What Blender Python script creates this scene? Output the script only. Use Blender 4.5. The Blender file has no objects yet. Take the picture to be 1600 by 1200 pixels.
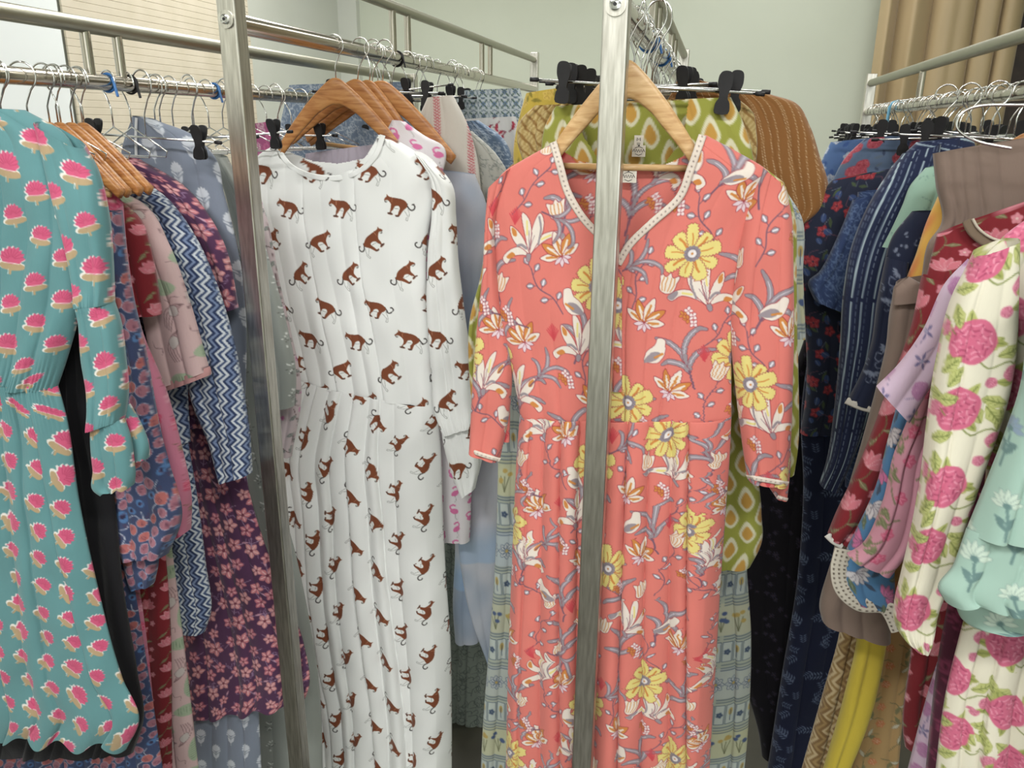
import bpy, math, random
import numpy as np
from mathutils import Matrix, Vector

# ------------------------------------------------------------------ camera (phone held at chest height, looking down along the rails)
F = 1239.0; CH = 1.97
dn = np.array([-38, -3840, -F]); dn /= np.linalg.norm(dn)
wy = np.array([325, (F*F-38*325)/3840, -F]); wy /= np.linalg.norm(wy)
wz = -dn; wx = np.cross(wy, wz)
MC = np.stack([wx, wy, wz]); CAM = np.array([0, 0, CH])
scene = bpy.context.scene
cam = bpy.data.cameras.new('camera'); camo = bpy.data.objects.new('camera', cam); scene.collection.objects.link(camo)
cam.sensor_width = 36; cam.lens = F/1600*36; cam.clip_start = .05; cam.clip_end = 40
camo.matrix_world = Matrix.Translation(Vector(CAM)) @ Matrix([list(map(float, r)) for r in MC]).to_4x4()
scene.camera = camo
# ------------------------------------------------------------------ light: fluorescent ceiling panels and added fill lamps, a dim even room fill from the world
w = bpy.data.worlds.new('world'); scene.world = w; w.use_nodes = True
w.node_tree.nodes['Background'].inputs[0].default_value = (.80, .86, .88, 1); w.node_tree.nodes['Background'].inputs[1].default_value = .16
scene.view_settings.view_transform = 'Standard'; scene.view_settings.look = 'None'; scene.view_settings.gamma = 1
scene.view_settings.use_curve_mapping = False; scene.view_settings.exposure = -0.07
def lamp(x, y, sx, sy, p, col=(1, .99, .965)):
    l = bpy.data.lights.new('ceiling_and_fill_lamp', 'AREA'); l.shape = 'RECTANGLE'; l.size = sx; l.size_y = sy; l.energy = p; l.color = col
    o = bpy.data.objects.new('ceiling_and_fill_lamp', l); scene.collection.objects.link(o); o.location = (x, y, 3.34); o.visible_camera = True
for x, y, p in ((-1.0, -.55, 64), (.95, -.55, 64), (0, -2.6, 60), (-.9, 2.5, 26), (-1.55, 3.6, 26), (1.0, 2.6, 22), (.3, 4.4, 10)): lamp(x, y, 1.2, .35, p)  # rearmost behind-camera and back-left lamps are added, to brighten posts and a dark corner
# added fill light behind the camera, brightens the garment fronts and steel posts
l = bpy.data.lights.new('front_fill_light', 'AREA'); l.shape = 'RECTANGLE'; l.size = 2.8; l.size_y = 2.4; l.energy = 27; l.color = (.93, .97, 1)
o = bpy.data.objects.new('front_fill_light', l); scene.collection.objects.link(o); o.location = (1.7, -3.5, 1.6); o.rotation_euler = (math.pi/2, 0, 0)
# ------------------------------------------------------------------ helpers
PI = math.pi; ALB = .90
def onY(px, py, y):
    px = np.asarray(px, float); py = np.asarray(py, float)
    c = np.stack([px-800, 600-py, np.full(px.shape, -F)], -1); r = c @ MC.T
    return CAM+r*(np.asarray(y)/r[..., 1])[..., None]
def onX(px, py, x):
    r = MC @ np.array([px-800, 600-py, -F]); return CAM+r*(x/r[0])
col = scene.collection
def s2l(c): c = np.asarray(c, float)/255; return np.where(c <= .04045, c/12.92, ((c+.055)/1.055)**2.4)
def tag(o, label=None, cat=None, group=None, kind=None):
    if label: o['label'] = label
    if cat: o['category'] = cat
    if group: o['group'] = group
    if kind: o['kind'] = kind
    return o
def empty(name, loc, label, cat, group=None):
    o = bpy.data.objects.new(name, None); col.objects.link(o); o.location = Vector([float(v) for v in loc]); o.empty_display_size = .05
    return tag(o, label, cat, group)
def link(name, me, parent=None, mat=None):
    o = bpy.data.objects.new(name, me); col.objects.link(o)
    if mat: me.materials.append(mat)
    if parent: o.parent = parent
    return o
def mesh(name, V, Fq, smooth=True, origin=(0, 0, 0)):
    V = np.asarray(V, np.float64)-np.asarray(origin, float); me = bpy.data.meshes.new(name)
    if isinstance(Fq, np.ndarray) and Fq.ndim == 2:
        n = len(Fq); k = Fq.shape[1]
        me.vertices.add(len(V)); me.vertices.foreach_set('co', V.astype(np.float32).ravel())
        me.loops.add(n*k); me.loops.foreach_set('vertex_index', Fq.astype(np.int32).ravel())
        me.polygons.add(n); me.polygons.foreach_set('loop_start', np.arange(0, n*k, k, dtype=np.int32)); me.polygons.foreach_set('loop_total', np.full(n, k, np.int32))
        me.update(calc_edges=True)
    else: me.from_pydata([tuple(map(float, v)) for v in V], [], Fq); me.update()
    if smooth: me.polygons.foreach_set('use_smooth', np.ones(len(me.polygons), bool))
    return me
class MB:
    def __init__(s): s.V = []; s.F = []
    def box(s, x0, x1, y0, y1, z0, z1):
        b = len(s.V); s.V += [(x, y, z) for z in (z0, z1) for y in (y0, y1) for x in (x0, x1)]
        s.F += [tuple(b+i for i in f) for f in ((0, 2, 3, 1), (4, 5, 7, 6), (0, 1, 5, 4), (2, 6, 7, 3), (0, 4, 6, 2), (1, 3, 7, 5))]; return s
    def tube(s, pts, r, n=10, cap=True):
        P = [Vector([float(c) for c in p]) for p in pts]; b = len(s.V); up = None
        for i, p in enumerate(P):
            t = (P[min(i+1, len(P)-1)]-P[max(i-1, 0)]).normalized()
            if up is None: up = t.orthogonal().normalized()
            else: up = (up-t*up.dot(t)).normalized()
            q = t.cross(up); rr = r[i] if isinstance(r, (list, tuple)) else r
            for k in range(n):
                a = 2*PI*k/n; s.V.append(tuple(p+(up*math.cos(a)+q*math.sin(a))*rr))
        for i in range(len(P)-1):
            for k in range(n): s.F.append((b+i*n+k, b+i*n+(k+1) % n, b+(i+1)*n+(k+1) % n, b+(i+1)*n+k))
        if cap: s.F += [tuple(b+k for k in range(n))[::-1], tuple(b+(len(P)-1)*n+k for k in range(n))]
        return s
    def prism(s, poly, y0, y1):   # polygon in XZ, extruded along Y
        b = len(s.V); n = len(poly); s.V += [(x, y0, z) for x, z in poly]+[(x, y1, z) for x, z in poly]
        s.F += [tuple(b+i for i in range(n)), tuple(b+n+i for i in range(n))[::-1]]+[(b+i, b+n+i, b+n+(i+1) % n, b+(i+1) % n) for i in range(n)]; return s
    def build(s, name, mat, parent=None, smooth=True, bevel=0, loc=None):
        me = bpy.data.meshes.new(name); me.from_pydata([tuple(map(float, v)) for v in s.V], [], s.F); me.update()
        o = link(name, me, parent, mat)
        if smooth:
            me.polygons.foreach_set('use_smooth', np.ones(len(me.polygons), bool)); me.set_sharp_from_angle(angle=.7)
        if bevel: m = o.modifiers.new('bevel', 'BEVEL'); m.width = bevel; m.segments = 3; m.limit_method = 'ANGLE'
        if loc is not None: o.location = Vector([float(v) for v in loc])
        return o
# ---- materials
def N(nt, t, **k):
    n = nt.nodes.new(t)
    for a, b in k.items(): setattr(n, a, b)
    return n
def base(name, c=(200, 200, 200), rough=.6, metal=0, **kw):
    m = bpy.data.materials.new(name); m.use_nodes = True; b = m.node_tree.nodes['Principled BSDF']
    b.inputs['Base Color'].default_value = (*s2l(c), 1); b.inputs['Roughness'].default_value = rough; b.inputs['Metallic'].default_value = metal
    for k, v in kw.items(): b.inputs[k.replace('_', ' ')].default_value = v
    return m, m.node_tree, b
def bump(nt, b, scale, strength, dist=.001, stretch=(1, 1, 1), detail=3):
    tc = N(nt, 'ShaderNodeTexCoord'); mp = N(nt, 'ShaderNodeMapping'); mp.inputs['Scale'].default_value = stretch
    nz = N(nt, 'ShaderNodeTexNoise'); nz.inputs['Scale'].default_value = scale; nz.inputs['Detail'].default_value = detail
    bp = N(nt, 'ShaderNodeBump'); bp.inputs['Strength'].default_value = strength; bp.inputs['Distance'].default_value = dist
    nt.links.new(tc.outputs['Object'], mp.inputs['Vector']); nt.links.new(mp.outputs[0], nz.inputs['Vector']); nt.links.new(nz.outputs[0], bp.inputs['Height']); nt.links.new(bp.outputs[0], b.inputs['Normal'])
    return nz, mp
def noisy(nt, b, c1, c2, scale, stretch=(1, 1, 1), lo=.35, hi=.65, sock='Base Color', detail=3):
    tc = N(nt, 'ShaderNodeTexCoord'); mp = N(nt, 'ShaderNodeMapping'); mp.inputs['Scale'].default_value = stretch
    nz = N(nt, 'ShaderNodeTexNoise'); nz.inputs['Scale'].default_value = scale; nz.inputs['Detail'].default_value = detail
    cr = N(nt, 'ShaderNodeValToRGB'); cr.color_ramp.elements[0].position = lo; cr.color_ramp.elements[1].position = hi
    cr.color_ramp.elements[0].color = (*s2l(c1), 1); cr.color_ramp.elements[1].color = (*s2l(c2), 1)
    nt.links.new(tc.outputs['Object'], mp.inputs['Vector']); nt.links.new(mp.outputs[0], nz.inputs['Vector']); nt.links.new(nz.outputs[0], cr.inputs[0]); nt.links.new(cr.outputs[0], b.inputs[sock])
def cloth_mat(name, rough=.85, sheen=.15, bs=38, bst=.55, spec=.25, metal=0):
    m, nt, b = base(name, rough=rough, metal=metal); b.inputs['Sheen Weight'].default_value = sheen; b.inputs['Specular IOR Level'].default_value = spec
    at = N(nt, 'ShaderNodeAttribute', attribute_name='print'); nt.links.new(at.outputs['Color'], b.inputs['Base Color'])
    nz, mp = bump(nt, b, bs, bst, .004, (1, 1, .45), 4); return m
M = {}
M['cotton'] = cloth_mat('printed_cotton'); M['crepe'] = cloth_mat('soft_crepe', .75, .1, 30, .12, .3); M['satin'] = cloth_mat('satin', .42, .1, 24, .3, .5)
M['crinkle'] = cloth_mat('crinkled_cotton', .85, .15, 110, .9)
M['steel'], nt, b = base('brushed_steel', (206, 204, 196), .32, 1); noisy(nt, b, (190, 187, 178), (222, 219, 211), 30, (6, 6, .5)); bump(nt, b, 60, .08, .0006, (5, 5, .25))
M['rail'], nt, b = base('polished_tube_steel', (190, 184, 172), .18, 1); bump(nt, b, 40, .06, .0006, (4, .3, 4))
M['satinsteel'], nt, b = base('satin_tube_steel', (168, 166, 150), .38, 1); bump(nt, b, 40, .06, .0006, (4, .3, 4))
M['chrome'], nt, b = base('chrome_wire', (214, 214, 212), .13, 1); bump(nt, b, 90, .03)
M['black'], nt, b = base('black_plastic', (20, 19, 22), .55); noisy(nt, b, (17, 16, 19), (26, 25, 28), 60)
M['blue'], nt, b = base('blue_plastic', (52, 112, 178), .45); noisy(nt, b, (46, 104, 170), (64, 124, 190), 60)
M['ltblue'], nt, b = base('pale_blue_plastic', (110, 170, 200), .45); noisy(nt, b, (100, 160, 192), (120, 178, 206), 60)
def wood(name, a, b_, c):
    m, nt, bs = base(name, a, .38); tc = N(nt, 'ShaderNodeTexCoord'); mp = N(nt, 'ShaderNodeMapping'); mp.inputs['Scale'].default_value = (3, 16, 26)
    nz = N(nt, 'ShaderNodeTexNoise'); nz.inputs['Scale'].default_value = 5; nz.inputs['Detail'].default_value = 5; nz.inputs['Distortion'].default_value = .6
    cr = N(nt, 'ShaderNodeValToRGB'); e = cr.color_ramp.elements; e[0].position = .3; e[1].position = .7; e[0].color = (*s2l(b_), 1); e[1].color = (*s2l(c), 1); k = e.new(.5); k.color = (*s2l(a), 1)
    nt.links.new(tc.outputs['Object'], mp.inputs[0]); nt.links.new(mp.outputs[0], nz.inputs[0]); nt.links.new(nz.outputs[0], cr.inputs[0]); nt.links.new(cr.outputs[0], bs.inputs['Base Color']); return m
M['wood'] = wood('honey_wood', (176, 120, 68), (150, 94, 50), (194, 142, 88)); M['palewood'] = wood('pale_wood', (202, 164, 114), (184, 142, 92), (216, 182, 134))

# ---- cloth: a closed sleeve of fabric (front and back sheet) given by left/right edges in a hanging plane
CACHE = {}
def sheet(fn):
    if fn not in CACHE: CACHE[fn] = fn()
    return CACHE[fn]
def cat(P, x, X):
    """catmull-rom of rows P at parameters x, sampled at X"""
    i = np.clip(np.searchsorted(x, X, 'right')-1, 0, len(x)-2); t = ((X-x[i])/(x[i+1]-x[i]))[:, None]
    d = np.gradient(P, x, axis=0); h = (x[i+1]-x[i])[:, None]
    a, b, da, db = P[i], P[i+1], d[i]*h, d[i+1]*h
    return a*(2*t**3-3*t*t+1)+da*(t**3-2*t*t+t)+b*(-2*t**3+3*t*t)+db*(t**3-t*t)
def inpoly(X, Y, poly):
    ins = np.zeros(X.shape, bool)
    for (ax, ay), (bx, by) in zip(poly, poly[1:]+poly[:1]):
        if ay == by: continue
        ins ^= ((ay > Y) != (by > Y)) & (X < (bx-ax)*(Y-ay)/(by-ay)+ax)
    return ins
def linc(c):
    c = s2l(c)*ALB; m = c.mean(-1, keepdims=True); return np.clip(m+(c-m)*.87, 0, .9).astype(np.float32)
def cloth(root, name, Y, rows, sh, res=.0026, thick=.016, v=None, vb=None, a=(.004, .012), p=1, q=.6, rot=0, uv=(0, 0), sc=1, mf=None, mb=None, nb=7, mat='cotton', wr=.0022, seed=None, bow=0, gather=None, hemw=0, label=None):
    rows = np.array(rows, float); mid = (rows[:, :2]+rows[:, 2:])/2
    mp = onY(mid[:, 0], mid[:, 1], Y); x = np.concatenate([[0], np.cumsum(np.maximum(np.linalg.norm(np.diff(mp, axis=0), axis=1), 1e-4))]); L = x[-1]
    nt = max(8, int(L/res)); T = np.linspace(0, L, nt); R = cat(rows, x, T)
    lp = onY(R[:, 0], R[:, 1], Y); rp = onY(R[:, 2], R[:, 3], Y); W = np.linalg.norm(rp-lp, axis=1)
    nu = max(8, int(np.percentile(W, 80)/res)); u = np.linspace(0, 1, nu); t = (T/L)
    rng = random.Random(seed if seed is not None else name+str(rows[0, 0])+str(Y))
    if v is None: n = max(2, int(W.mean()/.035)); v = sorted((i+1+rng.uniform(-.3, .3))/(n+1) for i in range(n))
    if vb is None: vb = [min(.97, max(.03, k+rng.uniform(-.03, .03))) for k in v]
    v = [0]+list(v)+[1]; vb = [0]+list(vb)+[1]
    U, TT = np.meshgrid(u, t); PXx = R[:, 0:1]+(R[:, 2:3]-R[:, 0:1])*U; PXy = R[:, 1:2]+(R[:, 3:4]-R[:, 1:2])*U
    if hemw: PXy = PXy+hemw*np.sin(U*PI*2*max(2, len(v)-1)*.8+1)*np.clip(TT*12-11, 0, 1)
    prof = np.sqrt(np.clip(1-np.abs(2*U-1)**3.2, 0, 1)); amp = a[0]+(a[1]-a[0])*TT**p
    B = np.zeros_like(U)
    for i in range(len(v)-1):
        l = (v[i]+(vb[i]-v[i])*TT); r = (v[i+1]+(vb[i+1]-v[i+1])*TT); s = (U-l)/np.maximum(r-l, 1e-4); m = (s >= 0) & (s <= 1)
        s = np.clip(s, 0, 1)**(2**(.95*math.sin(i*2.3+nt))); h = np.minimum(amp, .55*(r-l)*W[:, None])*(.75+.25*math.sin(i*4.1+1))
        B = np.where(m, h*(4*s*(1-s))**q, B)
    ph = [rng.uniform(0, 6.28) for _ in range(8)]; Wm = W.mean()
    wrk = wr*(np.sin(U*Wm*62+TT*L*21+ph[0]+1.6*np.sin(TT*L*11+ph[4]))*.5+np.sin(U*Wm*33-TT*L*27+ph[1]+1.3*np.sin(U*Wm*19+ph[5]))*.6+np.sin(TT*L*44+U*Wm*15+ph[2]+2*np.sin(U*Wm*26+ph[3]))*.35)
    if gather:
        for tg, wg, ag in gather: B = B+ag*np.abs(np.sin(U*PI*(Wm/.009)+np.sin(U*40)))*np.exp(-((TT-tg)/wg)**2)
    D = thick*prof+(B+wrk)*np.minimum(prof*1.6, 1)+bow*np.sin(PI*TT)
    Pf = onY(PXx, PXy, np.full(U.shape, Y)); Pf[..., 1] -= D
    # fabric coordinates follow the folded cloth
    ds = np.zeros_like(U); ds[:, 1:] = np.linalg.norm(np.diff(Pf, axis=1), axis=2); S = np.cumsum(ds, 1); S -= S[:, nu//2][:, None]
    V = np.repeat(T[:, None], nu, 1); c, n_ = math.cos(rot), math.sin(rot)
    cu = (c*S-n_*V)/sc+uv[0]; cv = (n_*S+c*V)/sc+uv[1]; Cf = sh.sample(cu, cv)
    ub = np.linspace(1, 0, nb+2)[1:-1]; UB, TB = np.meshgrid(ub, t); bx = R[:, 0:1]+(R[:, 2:3]-R[:, 0:1])*UB; by = R[:, 1:2]+(R[:, 3:4]-R[:, 1:2])*UB
    Pb = onY(bx, by, np.full(UB.shape, Y)); Pb[..., 1] += thick*np.sqrt(np.clip(1-np.abs(2*UB-1)**3.2, 0, 1)); Sb = (UB-.5)*W[:, None]; Vb = np.repeat(T[:, None], nb, 1)
    Cb = sh.sample((c*Sb-n_*Vb)/sc+uv[0]+.031, (n_*Sb+c*Vb)/sc+uv[1])
    P = np.concatenate([Pf, Pb], 1); C = np.concatenate([Cf, Cb], 1); m = nu+nb
    i = np.arange(nt-1)[:, None]*m; j = np.arange(m)[None, :]; j2 = (j+1) % m
    Q = np.stack([i+j, i+m+j, i+m+j2, i+j2], -1)
    keep = np.ones(Q.shape[:2], bool)
    allx = np.concatenate([PXx, bx], 1); ally = np.concatenate([PXy, by], 1); fr = np.arange(m)[None, :] < nu
    for polys, side in ((mf, fr), (mb, ~fr)):
        for pl in (polys or []):
            keep &= ~(inpoly(allx, ally, pl) & side)[:-1]
    Q = Q[keep]; P = P.reshape(-1, 3); C = linc(C.reshape(-1, 3))
    if mf or mb:
        used = np.zeros(len(P), bool); used[Q.ravel()] = True; re = np.cumsum(used)-1; Q = re[Q]; P = P[used]; C = C[used]
    o0 = np.array(root.location) if root else np.zeros(3)
    me = mesh(name, P, Q, True, o0)
    ca = me.attributes.new('print', 'FLOAT_COLOR', 'POINT'); C4 = np.ones((len(P), 4), np.float32); C4[:, :3] = C; ca.data.foreach_set('color', C4.ravel())
    o = link(name, me, root, M[mat])
    if label: o['label'] = label
    return dict(o=o, px=PXx, py=PXy, y=Pf[..., 1])
def trim(root, name, surf, pts, w, sh, closed=False, th=.0022, mat='cotton', off=.0015, wave=0, Yfix=None, uv=(0, 0)):
    """a band of trim sewn along a line on a cloth surface"""
    P = sm(pts, 14, closed); P = P if not closed else np.vstack([P, P[:1]])
    seg = np.concatenate([[0], np.cumsum(np.linalg.norm(np.diff(P, axis=0), axis=1))]); n = max(12, int(seg[-1]/1.6)); s = np.linspace(0, seg[-1], n)
    P = np.stack([np.interp(s, seg, P[:, 0]), np.interp(s, seg, P[:, 1])], 1)
    if Yfix is None:
        fx, fy, yy = (surf[k][::3, ::3].ravel() for k in ('px', 'py', 'y')); Y = np.array([yy[np.argmin((fx-a)**2+(fy-b)**2)] for a, b in P])
        k = 9; Y = np.convolve(np.pad(Y, k//2, 'edge'), np.ones(k)/k, 'valid'); Y = Y-off
    else: Y = np.full(n, Yfix)
    W3 = onY(P[:, 0], P[:, 1], Y); T = np.gradient(W3, axis=0); T /= np.linalg.norm(T, axis=1)[:, None]+1e-12
    Nn = np.stack([-T[:, 2], np.zeros(n), T[:, 0]], 1); Nn /= np.linalg.norm(Nn, axis=1)[:, None]+1e-12
    k = max(5, int(w/.0012)); ws = np.linspace(-.5, .5, k); L = np.cumsum(np.concatenate([[0], np.linalg.norm(np.diff(W3, axis=0), axis=1)]))
    ww = w*(1+wave*np.sin(L[:, None]/.006*PI)*(ws[None, :] > 0.3))
    F_ = W3[:, None, :]+Nn[:, None, :]*(ws[None, :]*ww)[..., None]; F_[..., 1] -= th*(1-(2*ws)**6)[None, :]
    B_ = W3[:, None, :]+Nn[:, None, :]*(ws[None, ::-1]*ww[:, ::-1])[..., None]; B_[..., 1] += th*.3
    P_ = np.concatenate([F_, B_], 1); m = 2*k; i = np.arange(n-1)[:, None]*m; j = np.arange(m)[None, :]; Q = np.stack([i+j, i+j*0+(j+1) % m, i+m+(j+1) % m, i+m+j], -1).reshape(-1, 4)
    C = sh.sample(np.repeat(L[:, None], m, 1)+uv[0], np.concatenate([ws, ws[::-1]])[None, :]*w+np.zeros((n, 1))+sh.h/2+uv[1])
    me = mesh(name, P_.reshape(-1, 3), Q, True, np.array(root.location))
    ca = me.attributes.new('print', 'FLOAT_COLOR', 'POINT'); C4 = np.ones((n*m, 4), np.float32); C4[:, :3] = linc(C.reshape(-1, 3)); ca.data.foreach_set('color', C4.ravel())
    return link(name, me, root, M[mat])
# ------------------------------------------------------------------ print patterns (drawn with maths into colour grids)

def sm(pts, n=5, closed=True):
    p = np.array(pts, float); N = len(p); out = []
    rng = range(N) if closed else range(N-1)
    for i in rng:
        if closed: a, b, c, d = p[i-1], p[i], p[(i+1) % N], p[(i+2) % N]
        else: a, b, c, d = p[max(i-1, 0)], p[i], p[i+1], p[min(i+2, N-1)]
        for k in range(n):
            t = k/n
            out.append(.5*((2*b)+(c-a)*t+(2*a-5*b+4*c-d)*t*t+(3*b-a-3*c+d)*t**3))
    if not closed: out.append(p[-1])
    return np.array(out)

class Sheet:
    """a repeating cloth print; metres, y runs down the cloth"""
    def __init__(s, w, h, bg, px=.001):
        s.px = px; s.W = max(8, int(round(w/px))); s.H = max(8, int(round(h/px))); s.w = s.W*px; s.h = s.H*px
        s.a = np.empty((s.H, s.W, 3), np.float32); s.a[:] = np.array(bg, np.float32)
        s.at()
    def at(s, x=0, y=0, ang=0, sc=1, flip=False, sy=None):
        c, n = math.cos(ang), math.sin(ang); sy = sc if sy is None else sy
        fx = -sc if flip else sc
        s.M = np.array([[c*fx, -n*sy], [n*fx, c*sy]]); s.o = np.array([x, y]); s.k = (abs(sc)+abs(sy))/2
        return s
    def _tr(s, pts): return np.asarray(pts, float) @ s.M.T + s.o
    def _blend(s, P, pad, fn, col, al=1):
        lo = np.floor((P.min(0)-pad)/s.px).astype(int)-1; hi = np.ceil((P.max(0)+pad)/s.px).astype(int)+2
        hi = np.minimum(hi, lo+np.array([s.W, s.H])*2)
        ix = np.arange(lo[0], hi[0]); iy = np.arange(lo[1], hi[1])
        X, Y = np.meshgrid((ix+.5)*s.px, (iy+.5)*s.px)
        d = fn(X, Y)
        A = (np.clip(.5-d/s.px, 0, 1)*al)[..., None].astype(np.float32)
        IY, IX = np.meshgrid(iy % s.H, ix % s.W, indexing='ij')
        cur = s.a[IY, IX]; s.a[IY, IX] = cur*(1-A)+np.array(col, np.float32)*A
    @staticmethod
    def _segd(P, X, Y, closed):
        d = np.full(X.shape, 1e9); Q = np.roll(P, -1, 0) if closed else P[1:]
        for a, b in zip(P, Q):
            e = b-a; L = e@e+1e-18
            t = np.clip(((X-a[0])*e[0]+(Y-a[1])*e[1])/L, 0, 1)
            d = np.minimum(d, (X-a[0]-t*e[0])**2+(Y-a[1]-t*e[1])**2)
        return np.sqrt(d)
    def poly(s, pts, col, out=None, ow=.001, al=1):
        P = s._tr(pts)
        def fn(X, Y):
            d = s._segd(P, X, Y, True); ins = np.zeros(X.shape, bool); Q = np.roll(P, -1, 0)
            for a, b in zip(P, Q):
                if a[1] == b[1]: continue
                c = ((a[1] > Y) != (b[1] > Y)) & (X < (b[0]-a[0])*(Y-a[1])/(b[1]-a[1])+a[0])
                ins ^= c
            return np.where(ins, -d, d)
        if out is not None: s._blend(P, ow*2, lambda X, Y: fn(X, Y)-ow, out, al)
        s._blend(P, .002, fn, col, al)
    def line(s, pts, w, col, n=0, al=1):
        pts = sm(pts, n, False) if n else pts
        P = s._tr(pts); s._blend(P, w+.002, lambda X, Y: s._segd(P, X, Y, False)-w*s.k/2, col, al)
    def ell(s, x, y, rx, ry, col, a=0, out=None, ow=.001, al=1):
        t = np.linspace(0, 2*PI, 15)[:-1]; c, n = math.cos(a), math.sin(a)
        e = np.stack([x+rx*np.cos(t)*c-ry*np.sin(t)*n, y+rx*np.cos(t)*n+ry*np.sin(t)*c], 1)
        s.poly(e, col, out, ow, al)
    def petal(s, a, r0, r1, w, col, x=0, y=0, out=None, ow=.0008, tip=.6):
        q = [(r0, 0), (r0+(r1-r0)*.35, w*.42), (r0+(r1-r0)*tip, w*.5), (r1, 0), (r0+(r1-r0)*tip, -w*.5), (r0+(r1-r0)*.35, -w*.42)]
        c, n = math.cos(a), math.sin(a); q = sm(q, 3)
        s.poly([(x+c*u-n*v, y+n*u+c*v) for u, v in q], col, out, ow)
    def grid(s, nx, ny, half=True, jit=0, rng=None):
        for i in range(nx):
            for j in range(ny):
                x = (i+.5)*s.w/nx; y = (j+.25+(.5 if half and i % 2 else 0))*s.h/ny
                if jit: x += rng.uniform(-jit, jit); y += rng.uniform(-jit, jit)
                yield x, y
    def sample(s, u, v):
        x = (u/s.px-.5) % s.W; y = (v/s.px-.5) % s.H
        x0 = np.floor(x).astype(int) % s.W; y0 = np.floor(y).astype(int) % s.H; x1 = (x0+1) % s.W; y1 = (y0+1) % s.H
        fx = (x-np.floor(x))[..., None]; fy = (y-np.floor(y))[..., None]; a = s.a
        return (a[y0, x0]*(1-fx)+a[y0, x1]*fx)*(1-fy)+(a[y1, x0]*(1-fx)+a[y1, x1]*fx)*fy

def plain(col): return Sheet(.02, .02, col)

def s_tiger():
    rng = random.Random(4); s = Sheet(.304, .34, (252, 254, 252), .001); B = (140, 72, 36); D = (66, 60, 58); k = .076/600
    cv = lambda L: [((x-840)*k, (y-480)*k) for x, y in L]
    body = sm(cv([(538,352),(572,316),(606,298),(622,262),(642,300),(690,328),(735,346),(800,366),(872,388),(942,428),(980,480),(996,545),(940,580),(890,605),(845,640),(800,682),(760,692),(712,664),(722,650),(764,660),(792,612),(836,556),(822,508),(760,500),(722,522),(690,556),(640,590),(672,628),(650,642),(600,622),(562,598),(606,592),(622,580),(645,530),(668,478),(650,424),(628,388),(600,362),(560,362)]), 2)
    for i, (x, y) in enumerate(s.grid(4, 2, True)):
        s.at(x, y, rng.uniform(-.30, .10), 1.0, (i//2+i) % 2 == 0, sy=1.05)
        for q in ([(990,585),(1000,660),(985,730),(955,790),(925,770)], [(915,610),(950,690),(962,715),(930,765)]): s.line(cv(q), .0009, (140, 142, 138), 3)
        s.line(cv([(720,532),(760,545),(812,560)]), .0012, (150, 152, 150)); s.line(cv([(985,500),(1005,570),(1045,622),(1100,622),(1135,580),(1120,535),(1095,530)]), .0030, D, 4)
        s.poly(body, B); s.ell(*cv([(572,384)])[0], .0040, .0026, (206, 208, 204)); s.line(cv([(545,365),(560,392),(578,398)]), .0014, D, 3)
        s.line(cv([(705,345),(692,375),(682,412)]), .0010, (214, 150, 116), 3); s.line(cv([(735,350),(800,372),(900,410)]), .0014, (112, 56, 32), 3)
        s.ell(*cv([(615,606)])[0], .0062, .0024, (96, 62, 50), .35); s.ell(*cv([(755,678)])[0], .0052, .0018, (88, 54, 40), .2)
    return s

def s_lotus():
    rng = random.Random(7); s = Sheet(.196, .15, (88, 142, 146)); i = 0
    for x, y in s.grid(4, 2, True, .004, rng):
        i += 1; big = 1.12 if i % 3 else 1.36
        s.at(x, y, rng.uniform(-.2, .2), big)
        for k in range(9):
            a = -PI+PI*(k+.5)/9; s.petal(a, 0, .0185, .0075, (222, 216, 214), -.0014, .001)
        s.ell(-.001, .0068, .019, .0062, (226, 222, 214)); s.ell(.001, .0080, .0175, .0052, (178, 152, 112))
        s.line([(0, .008), (.001, .017)], .003, (178, 152, 112)); s.line([(-.002, .012), (-.002, .018)], .0008, (225, 220, 215))
        for k in range(9):
            a = -PI+PI*(k+.5)/9; s.petal(a, 0, .0165+.001*(k % 2), .0072, (206, 74, 118))
        for k in range(8):
            a = -PI+PI*(k+1)/9; s.line([(.004*math.cos(a), .004*math.sin(a)), (.014*math.cos(a), .014*math.sin(a))], .0007, (176, 44, 92))
        s.ell(0, .002, .012, .0032, (206, 74, 118)); s.line([(-.010, .0042), (.010, .0042)], .0009, (226, 222, 214))
    return s

def s_chevron(c=((62, 82, 122), (206, 214, 222), (40, 58, 98), (120, 140, 178)), px=.001, per=.040, amp=.008, step=.028):
    s = Sheet(per, step, c[0], px)
    Y, X = np.mgrid[0:s.H, 0:s.W]*px
    tri = np.abs(((Y/s.h) % 1)-.5)*4-1
    f = ((X+tri*amp*.9) % s.w)/s.w
    f2 = np.floor(f*6).astype(int)
    lut = np.array([c[0], c[1], c[2], c[3], c[2], c[1]], np.float32)
    s.a[:] = lut[np.clip(f2, 0, 5)]
    return s

def flower5(s, r, c, c2=None, n=5, rot=0, out=None, ctr=None, w=.75):
    for k in range(n):
        a = rot+2*PI*k/n; s.petal(a, r*.1, r, r*w, c, out=out)
        if c2 is not None: s.line([(r*.2*math.cos(a), r*.2*math.sin(a)), (r*.75*math.cos(a), r*.75*math.sin(a))], r*.09, c2)
    if ctr is not None: s.ell(0, 0, r*.2, r*.2, ctr)

def leaf(s, x, y, a, L, w, c, vein=None, out=None):
    s.petal(a, 0, L, w, c, x, y, out=out, tip=.5)
    if vein is not None: s.line([(x, y), (x+L*.85*math.cos(a), y+L*.85*math.sin(a))], max(.0007, w*.1), vein)

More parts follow.
